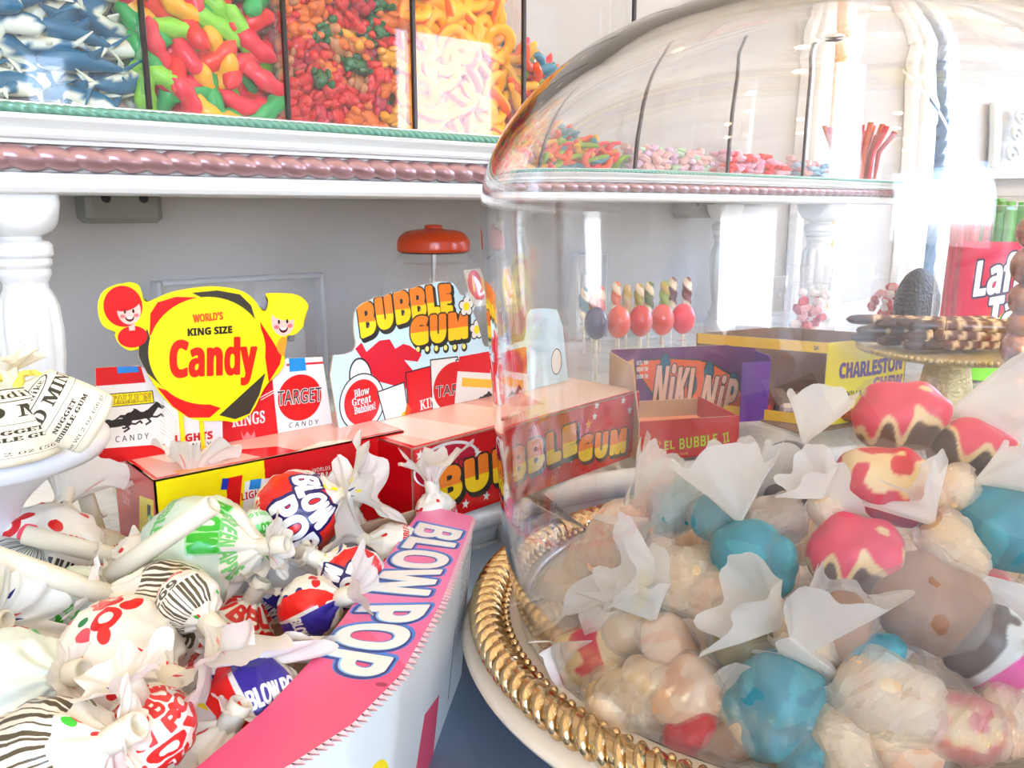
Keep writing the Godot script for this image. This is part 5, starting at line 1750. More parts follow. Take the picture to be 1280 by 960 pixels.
# u, v, height, ball radius px, axis angle, towards viewer, wrapper, skirt kind (-1 none), skirt size, stick length (in radii), roll, label
const POPS := [
	[372, 641, 0.040, 53, 22, -4, "cherry", 0, 1.05, 0.0, 0.15, "cherry red and white wrapped lollipop with navy outlined letters near the carton's far end"],
	[252, 692, 0.036, 72, 8, 10, "apple", -1, 1.0, 0.0, -0.1, "pale green wrapped lollipop with bright green letters and a barcode, under the diagonal stick"],
	[318, 660, 0.044, 24, -58, 24, "apple", 1, 2.5, 0.0, 0.0, "lollipop with a white skirt striped green and yellow, right of the green lettered one"],
	[232, 655, 0.026, 44, 82, -5, "mint", 2, 1.35, 0.0, 0.2, "mint white wrapped lollipop with an upright waxed paper frill behind the diagonal stick"],
	[98, 748, 0.034, 40, 34, 10, "mint", -1, 1.0, 4.6, 0.0, "lollipop whose long pale stick crosses diagonally in front of the green lettered one"],
	[55, 702, 0.028, 72, 94, -38, "dots", 2, 1.15, 0.0, 0.3, "white wrapped lollipop with red and green dots at the left of the carton"],
	[130, 692, 0.012, 30, 110, -5, "dots", -1, 1.0, 2.0, 0.0, "lollipop with a short upright stick beside the left dotted wrapper"],
	[205, 768, 0.030, 66, 151, 24, "barcode", -1, 1.0, 2.5, 0.1, "lollipop with barcode and digits on its wrapper, thick stick to the upper left"],
	[176, 704, 0.034, 36, 161, 16, "dots", -1, 1.0, 2.8, 0.1, "lollipop half hidden behind the barcode one, its stick pointing left"],
	[8, 735, 0.026, 62, 240, 10, "mint", -1, 1.0, 0.0, 0.5, "green lettered mint wrapped lollipop at the left edge"],
	[-70, 790, 0.036, 58, 12, 10, "stripe", 3, 1.25, 0.0, 0.2, "lollipop at the left edge with a white frill marked in red and navy"],
	[150, 822, 0.032, 74, -8, 25, "dots", 0, 1.7, 0.0, 0.6, "dotted lollipop in the middle of the carton with a big translucent frill to its right"],
	[312, 882, 0.012, 62, 120, -20, "stripe", -1, 1.0, 0.0, 0.1, "lollipop with red and navy stripes against the pink rim"],
	[236, 752, 0.050, 38, -36, 22, "barcode", 2, 2.9, 0.0, 0.9, "lollipop with a long white drooping frill that reaches the pink rim"],
	[96, 892, 0.010, 54, 60, 20, "grape", -1, 1.0, 0.0, 0.0, "purple wrapped lollipop deep between the white ones"],
	[60, 968, 0.034, 92, 30, 10, "barcode", -1, 1.0, 0.0, -0.5, "white wrapped lollipop with a wide barcode at the bottom left corner"],
	[8, 868, 0.028, 78, 20, 15, "mint", -1, 1.0, 0.0, 0.6, "pale green lollipop with a folded barcode at the left edge below the navy marked frill"],
	[188, 912, 0.034, 54, 100, 25, "script", 0, 1.0, 0.0, 0.0, "lollipop covered with dense red lettering near the bottom"],
	[440, 722, 0.018, 42, 150, 10, "cherry", -1, 1.0, 0.0, -0.4, "small cherry wrapped lollipop low beside the pink rim"],
	[492, 690, 0.012, 36, 155, 20, "dots", 2, 2.1, 0.0, 0.4, "lollipop with a cream translucent frill at the carton's far end beside the pink rim"],
	[388, 760, 0.018, 40, 20, 10, "stripe", 2, 1.3, 0.0, 0.3, "lollipop low in the carton with a white frill against the pink rim"],
	[545, 640, 0.020, 26, 98, 5, "dots", 2, 2.0, 0.0, 0.0, "lollipop with a pointed white frill standing behind the far end of the pink rim"],
	[285, 800, -0.005, 55, 60, 0, "script", -1, 1.0, 0.0, 0.0, "red lettered lollipop under the long white drooping frill"],
	[330, 730, 0.005, 50, 40, 0, "stripe", -1, 1.0, 0.0, 0.0, "striped lollipop low under the green and yellow striped frill"],
	[420, 668, 0.005, 40, 60, 0, "dots", -1, 1.0, 0.0, 0.0, "dotted lollipop low below the cherry red one"],
	[255, 960, 0.0, 60, 60, 0, "dots", -1, 1.0, 0.0, 0.0, "dotted lollipop low at the bottom beside the pink rim"],
	[140, 760, 0.0, 60, 60, 0, "script", -1, 1.0, 0.0, 0.0, "red lettered lollipop low below the two crossing sticks"],
]
func build_lollipops() -> void:
	var wraps := {}
	var kinds := ["cherry", "apple", "dots", "barcode", "mint", "grape", "script", "stripe"]
	for k in kinds:
		var m := tex_mat(wrap_print(k).tex(), 0.3)
		wraps[k] = m
	var sk := []
	for k in 4:
		var m := tex_mat(skirt_print(k).tex(), 0.4)
		m.backlight_enabled = true
		m.backlight = Color(0.6, 0.57, 0.52)
		m.albedo_color = Color(1, 1, 1, 0.90)
		m.transparency = BaseMaterial3D.TRANSPARENCY_ALPHA
		m.cull_mode = BaseMaterial3D.CULL_DISABLED
		sk.append(m)
	var wm := [wrap_mesh(1), wrap_mesh(2), wrap_mesh(3)]
	var sm := [skirt_mesh(1, 0.85, 1.15), skirt_mesh(2, 0.6, 1.05), skirt_mesh(3, 0.75, 1.3), skirt_mesh(4, 0.5, 1.2)]
	var stickm := mat(Color(0.88, 0.85, 0.76), 0.6)
	for i in POPS.size():
		var e: Array = POPS[i]
		var p := at_y(e[0], e[1], e[2])
		var r: float = e[3] * depth(p) / FOCAL
		var ax := view_dir(e[4], e[5])
		var tow := (EYE - p).normalized()
		var z := (tow - ax * ax.dot(tow)).normalized()
		var b := Basis(ax.cross(z), ax, z) * Basis(Vector3.UP, e[10])
		var t := thing("wrapped_lollipop", e[11], "lollipop", p)
		t.basis = b
		put("wrapper", wm[i % 3], wraps[e[6]], t, Transform3D(Basis.from_scale(Vector3.ONE * r), Vector3.ZERO))
		if e[7] >= 0:
			put("wrapper_frill", sm[(i + int(e[7])) % 4], sk[e[7]], t, Transform3D(Basis(Vector3.UP, i * 1.3).scaled(Vector3.ONE * r * e[8]), Vector3(0, r * 1.17, 0)))
		else:
			put("wrapper_frill", sm[i % 4], sk[2], t, Transform3D(Basis.from_scale(Vector3(0.5, 0.4, 0.5) * r), Vector3(0, r * 1.17, 0)))
		var sl: float = r * (1.6 if e[9] == 0.0 else 1.0 + e[9])
		var sr: float = 0.0050
		var s := lathe_mesh([Vector2(0.0001, r * 0.8), Vector2(sr, r * 0.8), Vector2(sr, sl - 0.0006), Vector2(sr - 0.0006, sl), Vector2(sr - 0.0016, sl), Vector2(sr - 0.0018, sl - 0.004), Vector2(0.0001, sl - 0.004)], 20)
		put("stick", s, stickm, t)

# ---------- the taffy under the dome ----------
func layers_of(kind: String, p: Vector3, nz: FastNoiseLite) -> Color:
	var pink := Color(0.92, 0.20, 0.33)
	var hot := Color(0.87, 0.06, 0.20)
	var cream := Color(0.95, 0.82, 0.58)
	var brown := Color(0.40, 0.27, 0.19)
	var teal := Color(0.0, 0.56, 0.62)
	var w := nz.get_noise_3d(p.x * 2.0, p.y * 0.7, p.z * 2.0) * 0.55
	match kind:
		"layered":
			return brown.lerp(cream, smoothstep(-0.05, 0.03, p.y + w)).lerp(pink, smoothstep(0.22, 0.30, p.y + w))
		"layered_dark":
			return Color(0.28, 0.18, 0.11).lerp(cream, smoothstep(0.06, 0.14, p.y + w)).lerp(pink, smoothstep(0.30, 0.38, p.y + w))
		"banded":
			var x := p.x + w * 0.5
			return Color(0.36, 0.29, 0.23).lerp(Color(0.93, 0.94, 0.91), smoothstep(-0.16, -0.08, x)).lerp(Color(0.94, 0.28, 0.60), smoothstep(0.26, 0.34, x))
		"pink":
			return hot if p.y + w > -0.5 else Color(0.86, 0.35, 0.45)
		"pink_cream":
			var y := p.y + w * 0.9
			return hot.lerp(cream, smoothstep(0.50, 0.58, y))
		"stripe":
			return cream.lerp(hot, smoothstep(-0.2, 0.0, sin(p.x * 5.5 + w * 3.0)))
		"teal":
			return teal if w > -0.12 else Color(0.16, 0.66, 0.70)
		"cream":
			return Color(0.95, 0.80, 0.58) if w > 0.0 else Color(0.96, 0.85, 0.68)
		"peach":
			return Color(0.97, 0.74, 0.54) if w > 0.05 else Color(0.98, 0.84, 0.68)
		"brown":
			return Color(0.64, 0.42, 0.23) if w > 0.02 else Color(0.58, 0.37, 0.19)
		"dark":
			return Color(0.27, 0.18, 0.13)
		"olive":
			return Color(0.50, 0.42, 0.12)
	return cream
func lump(sd: int, scale := 1.0) -> Array:
	# a stubby rolled piece along x, slightly squared and dented; returns point function
	var nz := FastNoiseLite.new()
	nz.seed = sd
	nz.frequency = 0.8
	nz.fractal_octaves = 1
	return [func(u, v):
		var a: float = u * TAU
		var x: float = (v - 0.5) * 2.0
		var e: float = pow(maxf(0.0, 1.0 - pow(absf(x), 3.4)), 0.5)
		var sq: float = 1.0 / pow(pow(absf(cos(a)), 2.8) + pow(absf(sin(a)), 2.8), 1.0 / 2.8)
		var q := Vector3(x, 0.66 * e * sq * cos(a), -0.66 * e * sq * sin(a))
		return q * scale * (1.0 + 0.10 * nz.get_noise_3d(q.x * 1.6, q.y * 1.6, q.z * 1.6)), nz]
func fan_mesh(sd: int) -> ArrayMesh:
	var nz := FastNoiseLite.new()
	nz.seed = sd
	nz.frequency = 0.8
	nz.fractal_octaves = 1
	var st := new_st()
	grid(st, func(u, v):
		var a: float = (u - 0.5) * TAU
		var c := Vector2(cos(a), sin(a))
		var vv: float = v * (1.0 + 0.38 * nz.get_noise_2d(c.x * 1.1 + sd, c.y * 1.1))
		var fold: float = sin(a * 3.0 + sd + vv) * 0.7 + asin(sin(a * 6.0 + sd * 2.0)) * 0.12 * (1.0 - vv * 0.5)
		var r: float = 0.09 + 0.88 * pow(vv, 1.05) * (1.0 + 0.20 * fold)
		return Vector3(1.10 * vv + 0.14 * nz.get_noise_2d(c.x * 2.0, c.y * 2.0 + sd + vv) * vv, r * sin(a), r * cos(a) * 0.45 + 0.20 * vv * sin(a * 2.0 + sd)), 60, 12)
	return done(st)

# u, v, kind, axis angle, towards viewer, half length px, thickness, roll, paper share, fans (left, right), label
const TAFFY := [
	[1126, 520, "layered", 4, 8, 66, 0.88, 0.05, 0.16, 0, 1, "pink, cream and brown layered taffy across the top of the pile below the yellow carton"],
	[1212, 562, "layered_dark", -14, 5, 60, 0.95, -0.5, 0.2, 0, 1, "layered taffy with a dark brown end, second from the top at the right"],
	[1105, 606, "pink_cream", -4, 18, 68, 1.0, 0.1, 0.16, 0, 0, "hot pink taffy with a cream top in the middle of the pile"],
	[988, 592, "dark", 70, 10, 50, 1.0, 0.0, 0.18, 0, 1, "dark brown taffy with a tall white paper twist, in front of the purple carton wall"],
	[1070, 692, "layered", -6, 24, 66, 1.0, 0.1, 0.16, 0, 0, "pink, cream and tan layered taffy below the hot pink one"],
	[1258, 655, "teal", -10, 10, 74, 1.0, 0.2, 0.2, 0, 1, "large teal taffy at the right edge of the frame"],
	[1156, 748, "brown", -28, 20, 78, 1.0, 0.2, 0.45, 0, 0, "tan brown taffy in translucent paper right of the layered one"],
	[1236, 806, "banded", -42, 22, 62, 1.15, 0.0, 0.18, 0, 0, "taffy banded grey brown, white and pink, low at the right"],
	[968, 876, "teal", 70, 14, 78, 1.0, 0.3, 0.35, 0, 1, "large pale teal taffy at the bottom with white paper to its right"],
	[936, 700, "teal", 105, 6, 64, 0.95, 0.3, 0.16, 1, 1, "teal taffy with a creased bright side in the middle of the pile"],
	[868, 726, "cream", 165, 22, 56, 1.0, 0.2, 0.7, 1, 1, "cream taffy in thick milky paper with a broad fold over the teal ones"],
	[820, 742, "teal", 15, 0, 50, 0.9, 0.3, 0.3, 0, 0, "dark teal taffy showing under the broad milky paper fold"],
	[846, 632, "teal", 30, 10, 40, 1.0, 0.2, 0.75, 1, 1, "teal taffy almost hidden in white paper at the back below the low red carton"],
	[770, 676, "peach", 62, 6, 56, 0.9, 0.2, 0.55, 1, 1, "peach taffy with a pointed white paper end near the dome's left wall"],
	[716, 742, "cream", 20, 8, 50, 1.0, 0.2, 0.6, 1, 0, "cream taffy at the left of the pile above the pink striped one"],
	[740, 826, "stripe", 28, 16, 66, 0.9, 0.4, 0.2, 1, 0, "red pink and cream striped taffy at the left beside the glass"],
	[775, 890, "cream", 6, 20, 66, 0.95, 0.2, 0.6, 0, 1, "cream taffy in pale paper at the bottom left of the pile"],
	[846, 942, "pink", -4, 15, 46, 1.1, 0.2, 0.18, 0, 1, "hot pink taffy at the bottom beside the gold ring"],
	[862, 868, "peach", 40, 10, 58, 1.0, 0.1, 0.5, 1, 0, "peach taffy in creased paper left of the pale teal one"],
	[905, 640, "teal", 35, 8, 48, 0.9, 0.1, 0.4, 0, 1, "teal taffy at the back of the pile left of the dark brown one"],
	[968, 650, "brown", 25, 18, 44, 0.9, 0.2, 0.75, 0, 1, "tan taffy in white paper below the dark brown one"],
	[968, 705, "teal", 80, 0, 46, 0.9, 0.2, 0.2, 0, 0, "deep teal taffy in the shade left of the layered one"],
	[930, 800, "olive", 10, 10, 46, 0.9, 0.2, 0.3, 0, 0, "olive coloured taffy in the gap below the creased teal one"],
	[1010, 800, "cream", 150, 18, 56, 0.8, 0.2, 0.7, 1, 1, "cream taffy with a pale pointed paper flap below the layered one"],
	[1108, 872, "cream", -22, 20, 72, 0.95, 0.2, 0.8, 1, 1, "cream taffy wrapped in wide white paper right of the pale teal one"],
	[1195, 905, "pink_cream", -10, 14, 58, 1.0, 0.3, 0.55, 0, 1, "pale pink and cream taffy at the bottom right"],
	[1262, 905, "peach", 65, 10, 52, 1.0, 0.3, 0.55, 0, 1, "peach taffy at the bottom right corner"],
	[1268, 516, "pink", 75, 5, 44, 0.9, 0.3, 0.3, 0, 1, "pink taffy with a white paper twist at the upper right edge of the pile"],
	[1054, 782, "brown", 75, 5, 54, 0.9, 0.2, 0.4, 0, 0, "mauve brown taffy in the hollow below the layered one"],
	[1096, 815, "teal", 10, 0, 40, 0.9, 0.2, 0.2, 0, 0, "small dark teal taffy deep in the pile right of the hollow"],
	[1188, 684, "cream", 130, 10, 52, 0.9, 0.2, 0.7, 1, 1, "cream taffy in white paper left of the large teal one"],
	[1040, 640, "cream", 130, 25, 36, 0.9, 0.2, 0.75, 1, 1, "cream taffy with a small upright paper point between the two pink ones"],
	[1056, 940, "cream", -75, 30, 60, 0.8, 0.2, 0.8, 0, 1, "cream taffy with a round white paper fold at the bottom of the frame"],
	[905, 745, "peach", 170, 0, 52, 0.9, 0.2, 0.6, 0, 0, "peach taffy in creased paper under the broad milky fold"],
	[690, 790, "cream", 80, 0, 46, 0.9, 0.2, 0.6, 1, 0, "cream taffy against the glass at the far left of the pile"],
	[1180, 612, "cream", 20, 20, 42, 0.9, 0.2, 0.7, 1, 1, "cream taffy in crumpled paper right of the hot pink one"],
	[1010, 950, "teal", 20, 0, 46, 0.9, 0.2, 0.3, 0, 0, "teal taffy cut by the bottom of the frame"],
	[905, 935, "brown", 20, 0, 46, 0.9, 0.2, 0.4, 0, 0, "brown taffy low between the hot pink and pale teal ones"],
	[800, 782, "cream", 30, 12, 50, 0.9, 0.2, 0.5, 1, 1, "cream taffy with open paper ends between the striped one and the broad milky fold"],
	[838, 806, "peach", 120, 12, 50, 0.9, 0.2, 0.5, 0, 1, "peach taffy with an upright paper end above the peach one beside the pale teal"],
	[664, 850, "peach", 70, 8, 42, 0.9, 0.2, 0.5, 0, 1, "peach taffy at the left against the glass beside the striped one"],
	[742, 700, "cream", 45, 6, 44, 0.9, 0.2, 0.6, 1, 1, "cream taffy with crumpled ends at the back left of the pile"],
	[690, 905, "cream", 20, 12, 46, 0.9, 0.2, 0.6, 0, 0, "cream taffy near the gold ring at the lower left of the pile"],
	[1140, 950, "peach", 0, 10, 50, 0.9, 0.2, 0.5, 0, 0, "peach taffy cut by the bottom of the frame right of the white fold"],
]
func mound(x: float, z: float) -> float:
	var q := Vector2(x - DOME.x - 0.018, z - DOME.z - 0.012).length() / 0.168
	return DOME.y + 0.004 + 0.138 * maxf(0.0, 1.0 - pow(q, 2.0))
func on_mound(u: float, v: float) -> Vector3:
	var d := ray(u, v)
	var t := 0.15
	while t < 1.2:
		var p := EYE + d * t
		if p.y <= mound(p.x, p.z):
			return p
		t += 0.002
	return EYE + d * 0.6
func build_taffy() -> void:
	var kinds := ["layered", "layered_dark", "banded", "pink", "pink_cream", "stripe", "teal", "cream", "peach", "brown", "dark", "olive"]
	var bodies := {}
	var cm := vc_mat(0.42)
	cm.subsurf_scatter_enabled = true
	cm.subsurf_scatter_strength = 0.12
	for i in kinds.size():
		var f := lump(i + 3)
		var st := new_st()
		var kind: String = kinds[i]
		grid(st, f[0], 72, 54, func(_u, _v, p): return lin(layers_of(kind, p, f[1])))
		bodies[kind] = done(st)
	var shells := []
	for i in 3:
		var st := new_st()
		var nz := FastNoiseLite.new()
		nz.seed = 60 + i
		nz.frequency = 1.6
		nz.fractal_octaves = 2
		var f := lump(i + 3)
		grid(st, func(u, v):
			var p: Vector3 = f[0].call(u, lerpf(0.03, 0.97, v))
			var w: float = absf(nz.get_noise_3d(p.x * 1.0, p.y * 2.2, p.z * 2.2))
			return p * (1.10 + 0.15 * w) + Vector3(0.0, 0.0, 0.0), 26, 15, null, -1)
		shells.append(done(st))
	var fans := [fan_mesh(1), fan_mesh(2), fan_mesh(3), fan_mesh(4)]
	var papers := {}
	for a in [0.06, 0.10, 0.16, 0.26, 0.38, 0.5]:
		var m := mat(Color(1.0, 0.95, 0.86, a), 0.4)
		m.transparency = BaseMaterial3D.TRANSPARENCY_ALPHA
		m.backlight_enabled = true
		m.backlight = Color(0.7, 0.66, 0.6)
		m.cull_mode = BaseMaterial3D.CULL_DISABLED
		papers[a] = m
	var fanm := mat(Color(1.0, 0.97, 0.91, 0.74), 0.45)
	fanm.transparency = BaseMaterial3D.TRANSPARENCY_ALPHA
	fanm.backlight_enabled = true
	fanm.backlight = Color(0.8, 0.77, 0.72)
	fanm.cull_mode = BaseMaterial3D.CULL_DISABLED
	var n := 0
	for e in TAFFY:
		var p := on_mound(e[0], e[1])
		var d := depth(p)
		var hl: float = e[5] * d / FOCAL
		p -= (EYE - p).normalized() * hl * 0.05
		p = inside(p, 0.151)
		var ax := view_dir(e[3], e[4])
		make_taffy(n, e[2], p, ax, hl, e[6], e[7], e[8], e[9] == 1, e[10] == 1, e[11], "", bodies, shells, fans, papers, fanm)
		n += 1
	# the pieces under them
	rng.seed = 77
	for ring in [[0, 1, 0.0, 0.05], [0.055, 6, 0.0, 0.040], [0.105, 10, 0.3, 0.026], [0.142, 17, 0.1, 0.014]]:
		for i in ring[1]:
			var a: float = ring[2] + i * TAU / ring[1]
			var p := DOME + Vector3(cos(a) * ring[0], ring[3], sin(a) * ring[0])
			var b := rng.randf() * TAU
			if ring[0] > 0.1 and (cos(a) * -0.35 + sin(a) * -0.94) > 0.55:
				continue   # the far side of the dish is bare
			var kind: String = ["cream", "peach", "teal", "cream", "cream", "pink"][rng.randi() % 6]
			var col: String = {"cream": "cream", "peach": "peach", "teal": "teal", "brown": "tan", "pink": "pink"}[kind]
			make_taffy(n, kind, p, Vector3(cos(b), rng.randf_range(-0.2, 0.2), sin(b)).normalized(), 0.020, 1.0, rng.randf(), 0.45, ring[0] < 0.1, false, "%s taffy in waxed paper buried low in the pile under the dome" % col, "%s taffy low in the pile" % col, bodies, shells, fans, papers, fanm)
			n += 1
func inside(p: Vector3, r: float) -> Vector3:   # keep a piece within the glass
	var q := Vector2(p.x - DOME.x, p.z - DOME.z)
	if q.length() > r:
		q = q.normalized() * r
	return Vector3(DOME.x + q.x, p.y, DOME.z + q.y)
func make_taffy(n: int, kind: String, p: Vector3, ax: Vector3, hl: float, fat: float, roll: float, share: float, fl: bool, fr: bool, label: String, group: String, bodies: Dictionary, shells: Array, fans: Array, papers: Dictionary, fanm: Material) -> void:
	var tow := (EYE - p).normalized()
	var up := (Vector3.UP * 0.8 + tow * 0.35)
	up = (up - ax * ax.dot(up)).normalized()
	var b := Basis(ax, up, ax.cross(up)) * Basis(Vector3.RIGHT, roll)
	var t := thing("wrapped_taffy", label, "taffy", p, 0.0, group)
	t.basis = b
	var sc := Basis.from_scale(Vector3(hl * 0.86, hl * fat, hl * fat))
	put("candy", bodies[kind], null, t, Transform3D(sc, Vector3.ZERO)).material_override = taffy_mat()
	var best := 0.06
	for k in papers:
		if absf(k - share * 0.6) < absf(best - share * 0.6):
			best = k
	put("wax_paper", shells[n % 3], papers[best], t, Transform3D(sc, Vector3.ZERO))
	var reach := func(sg: float) -> bool:
		var e: Vector3 = p + ax * sg * hl * 1.75
		return Vector2(e.x - DOME.x, e.z - DOME.z).length() < 0.158
	if fl and reach.call(-1.0):
		put("paper_end", fans[n % 4], fanm, t, Transform3D(Basis(Vector3.UP, PI).scaled(Vector3.ONE * hl * 1.2), Vector3(-hl * 0.86, 0, 0)))
	if fr and reach.call(1.0):
		put("paper_end", fans[(n + 1) % 4], fanm, t, Transform3D(Basis.from_scale(Vector3.ONE * hl * 1.2), Vector3(hl * 0.86, 0, 0)))
var taffy_m: StandardMaterial3D
func taffy_mat() -> StandardMaterial3D:
	if taffy_m == null:
		taffy_m = vc_mat(0.42)
	return taffy_m

# ---------- gummies in clear bins on the shelf ----------
func gummy_mat(c: Color) -> StandardMaterial3D:
	var m := mat(c, 0.3)
	m.backlight_enabled = true
	m.backlight = Color(c.r, c.g, c.b) * 0.5
	return m
func shark_mesh() -> ArrayMesh:
	var st := new_st()
	var col := func(_u, _v, p): return lin(Color(0.90, 0.92, 0.84) if p.y < 0.0005 + 0.002 * sin(p.x * 300.0) else Color(0.03, 0.38, 0.52))
	grid(st, func(u, v):
		var a: float = u * TAU
		var x: float = (v - 0.5) * 0.052
		var r: float = 0.0085 * pow(maxf(0.0, sin(pow(v, 0.72) * PI)), 0.7) * (1.0 - 0.35 * v) + 0.0004
		return Vector3(x, r * 0.95 * cos(a) + 0.004 * sin(v * 3.0), -r * 0.8 * sin(a)), 14, 14, col)
	for f in [[Vector3(-0.002, 0.006, 0), Vector3(0.009, 0.006, 0), Vector3(0.010, 0.018, 0), 0.0025], [Vector3(0.021, 0.0, 0), Vector3(0.025, 0.001, 0), Vector3(0.033, 0.013, 0), 0.002], [Vector3(0.021, 0.0, 0), Vector3(0.025, -0.001, 0), Vector3(0.032, -0.009, 0), 0.002], [Vector3(-0.006, -0.003, 0), Vector3(0.003, -0.003, 0), Vector3(0.005, -0.010, 0.008), 0.002]]:
		var pts := []
		var rad := []
		for k in 5:
			pts.append(((f[0] + f[1]) / 2 as Vector3).lerp(f[2], k / 4.0))
			rad.append((f[0] as Vector3).distance_to(f[1]) * 0.5 * (1.0 - k / 4.6))
		grid(st, func(u, v):
			var i := int(round(v * 4))
			var a: float = u * TAU
			return pts[i] + Vector3(rad[i] * cos(a), 0, -f[3] * (1.0 - v * 0.6) * sin(a)), 8, 4, col)
	return done(st)
func finger_mesh(bend: float) -> ArrayMesh:
	var st := new_st()
	var pts := []
	var rad := []
	for i in 13:
		var t := i / 12.0 * 2.0 - 1.0
		pts.append(Vector3(t * 0.021, bend * (1.0 - t * t) * 0.009, 0))
		rad.append(0.0070 * sqrt(maxf(0.001, 1.0 - pow(absf(t), 3.5))) * (1.0 + 0.12 * sin(t * 9.0)))
	tube(st, pts, rad, 10, false)
	return done(st)
func bear_mesh() -> ArrayMesh:
	var st := new_st()
	for b in [[0, 0, 0, 0.0052, 0.0070, 0.0045], [0, 0.0092, 0.0005, 0.0044, 0.0042, 0.0042], [-0.0034, 0.0132, 0, 0.0018, 0.0018, 0.0015], [0.0034, 0.0132, 0, 0.0018, 0.0018, 0.0015], [0, 0.0084, 0.0040, 0.0020, 0.0016, 0.0016], [-0.0048, 0.0026, 0.0030, 0.0019, 0.0036, 0.0022], [0.0048, 0.0026, 0.0030, 0.0019, 0.0036, 0.0022], [-0.0040, -0.0066, 0.0030, 0.0024, 0.0030, 0.0034], [0.0040, -0.0066, 0.0030, 0.0024, 0.0030, 0.0034]]:
		ball(st, Vector3(b[0], b[1], b[2]), Vector3(b[3], b[4], b[5]), 10, 7)
	return done(st)
func ring_mesh() -> ArrayMesh:
	var st := new_st()
	grid(st, func(u, v):
		var a: float = u * TAU
		var b: float = v * TAU
		var q: float = 0.0062 * (1.0 + 0.06 * sin(a * 3.0))
		return Vector3((0.0135 + q * cos(b)) * cos(a), q * 0.85 * sin(b), -(0.0135 + q * cos(b)) * sin(a)), 28, 14, func(_u, _v, p): return lin(Color(0.98, 0.42, 0.05) if p.y < 0.0015 else Color(1.0, 0.70, 0.10)))
	return done(st)
func worm_mesh(sd: int) -> ArrayMesh:
	var st := new_st()
	var pts := []
	var rad := []
	for i in 17:
		var t := i / 16.0 * 2.0 - 1.0
		pts.append(Vector3(t * 0.026, 0.005 * sin(t * 4.0 + sd), 0.003 * cos(t * 3.0 + sd)))
		rad.append(0.0052 * sqrt(maxf(0.001, 1.0 - pow(absf(t), 5.0))) * (1.0 + 0.08 * sin(t * 28.0)))
	tube(st, pts, rad, 8, false)
	return done(st)
func block_mesh() -> ArrayMesh:
	return box_mesh(Vector3(0.017, 0.012, 0.012), 0.003)

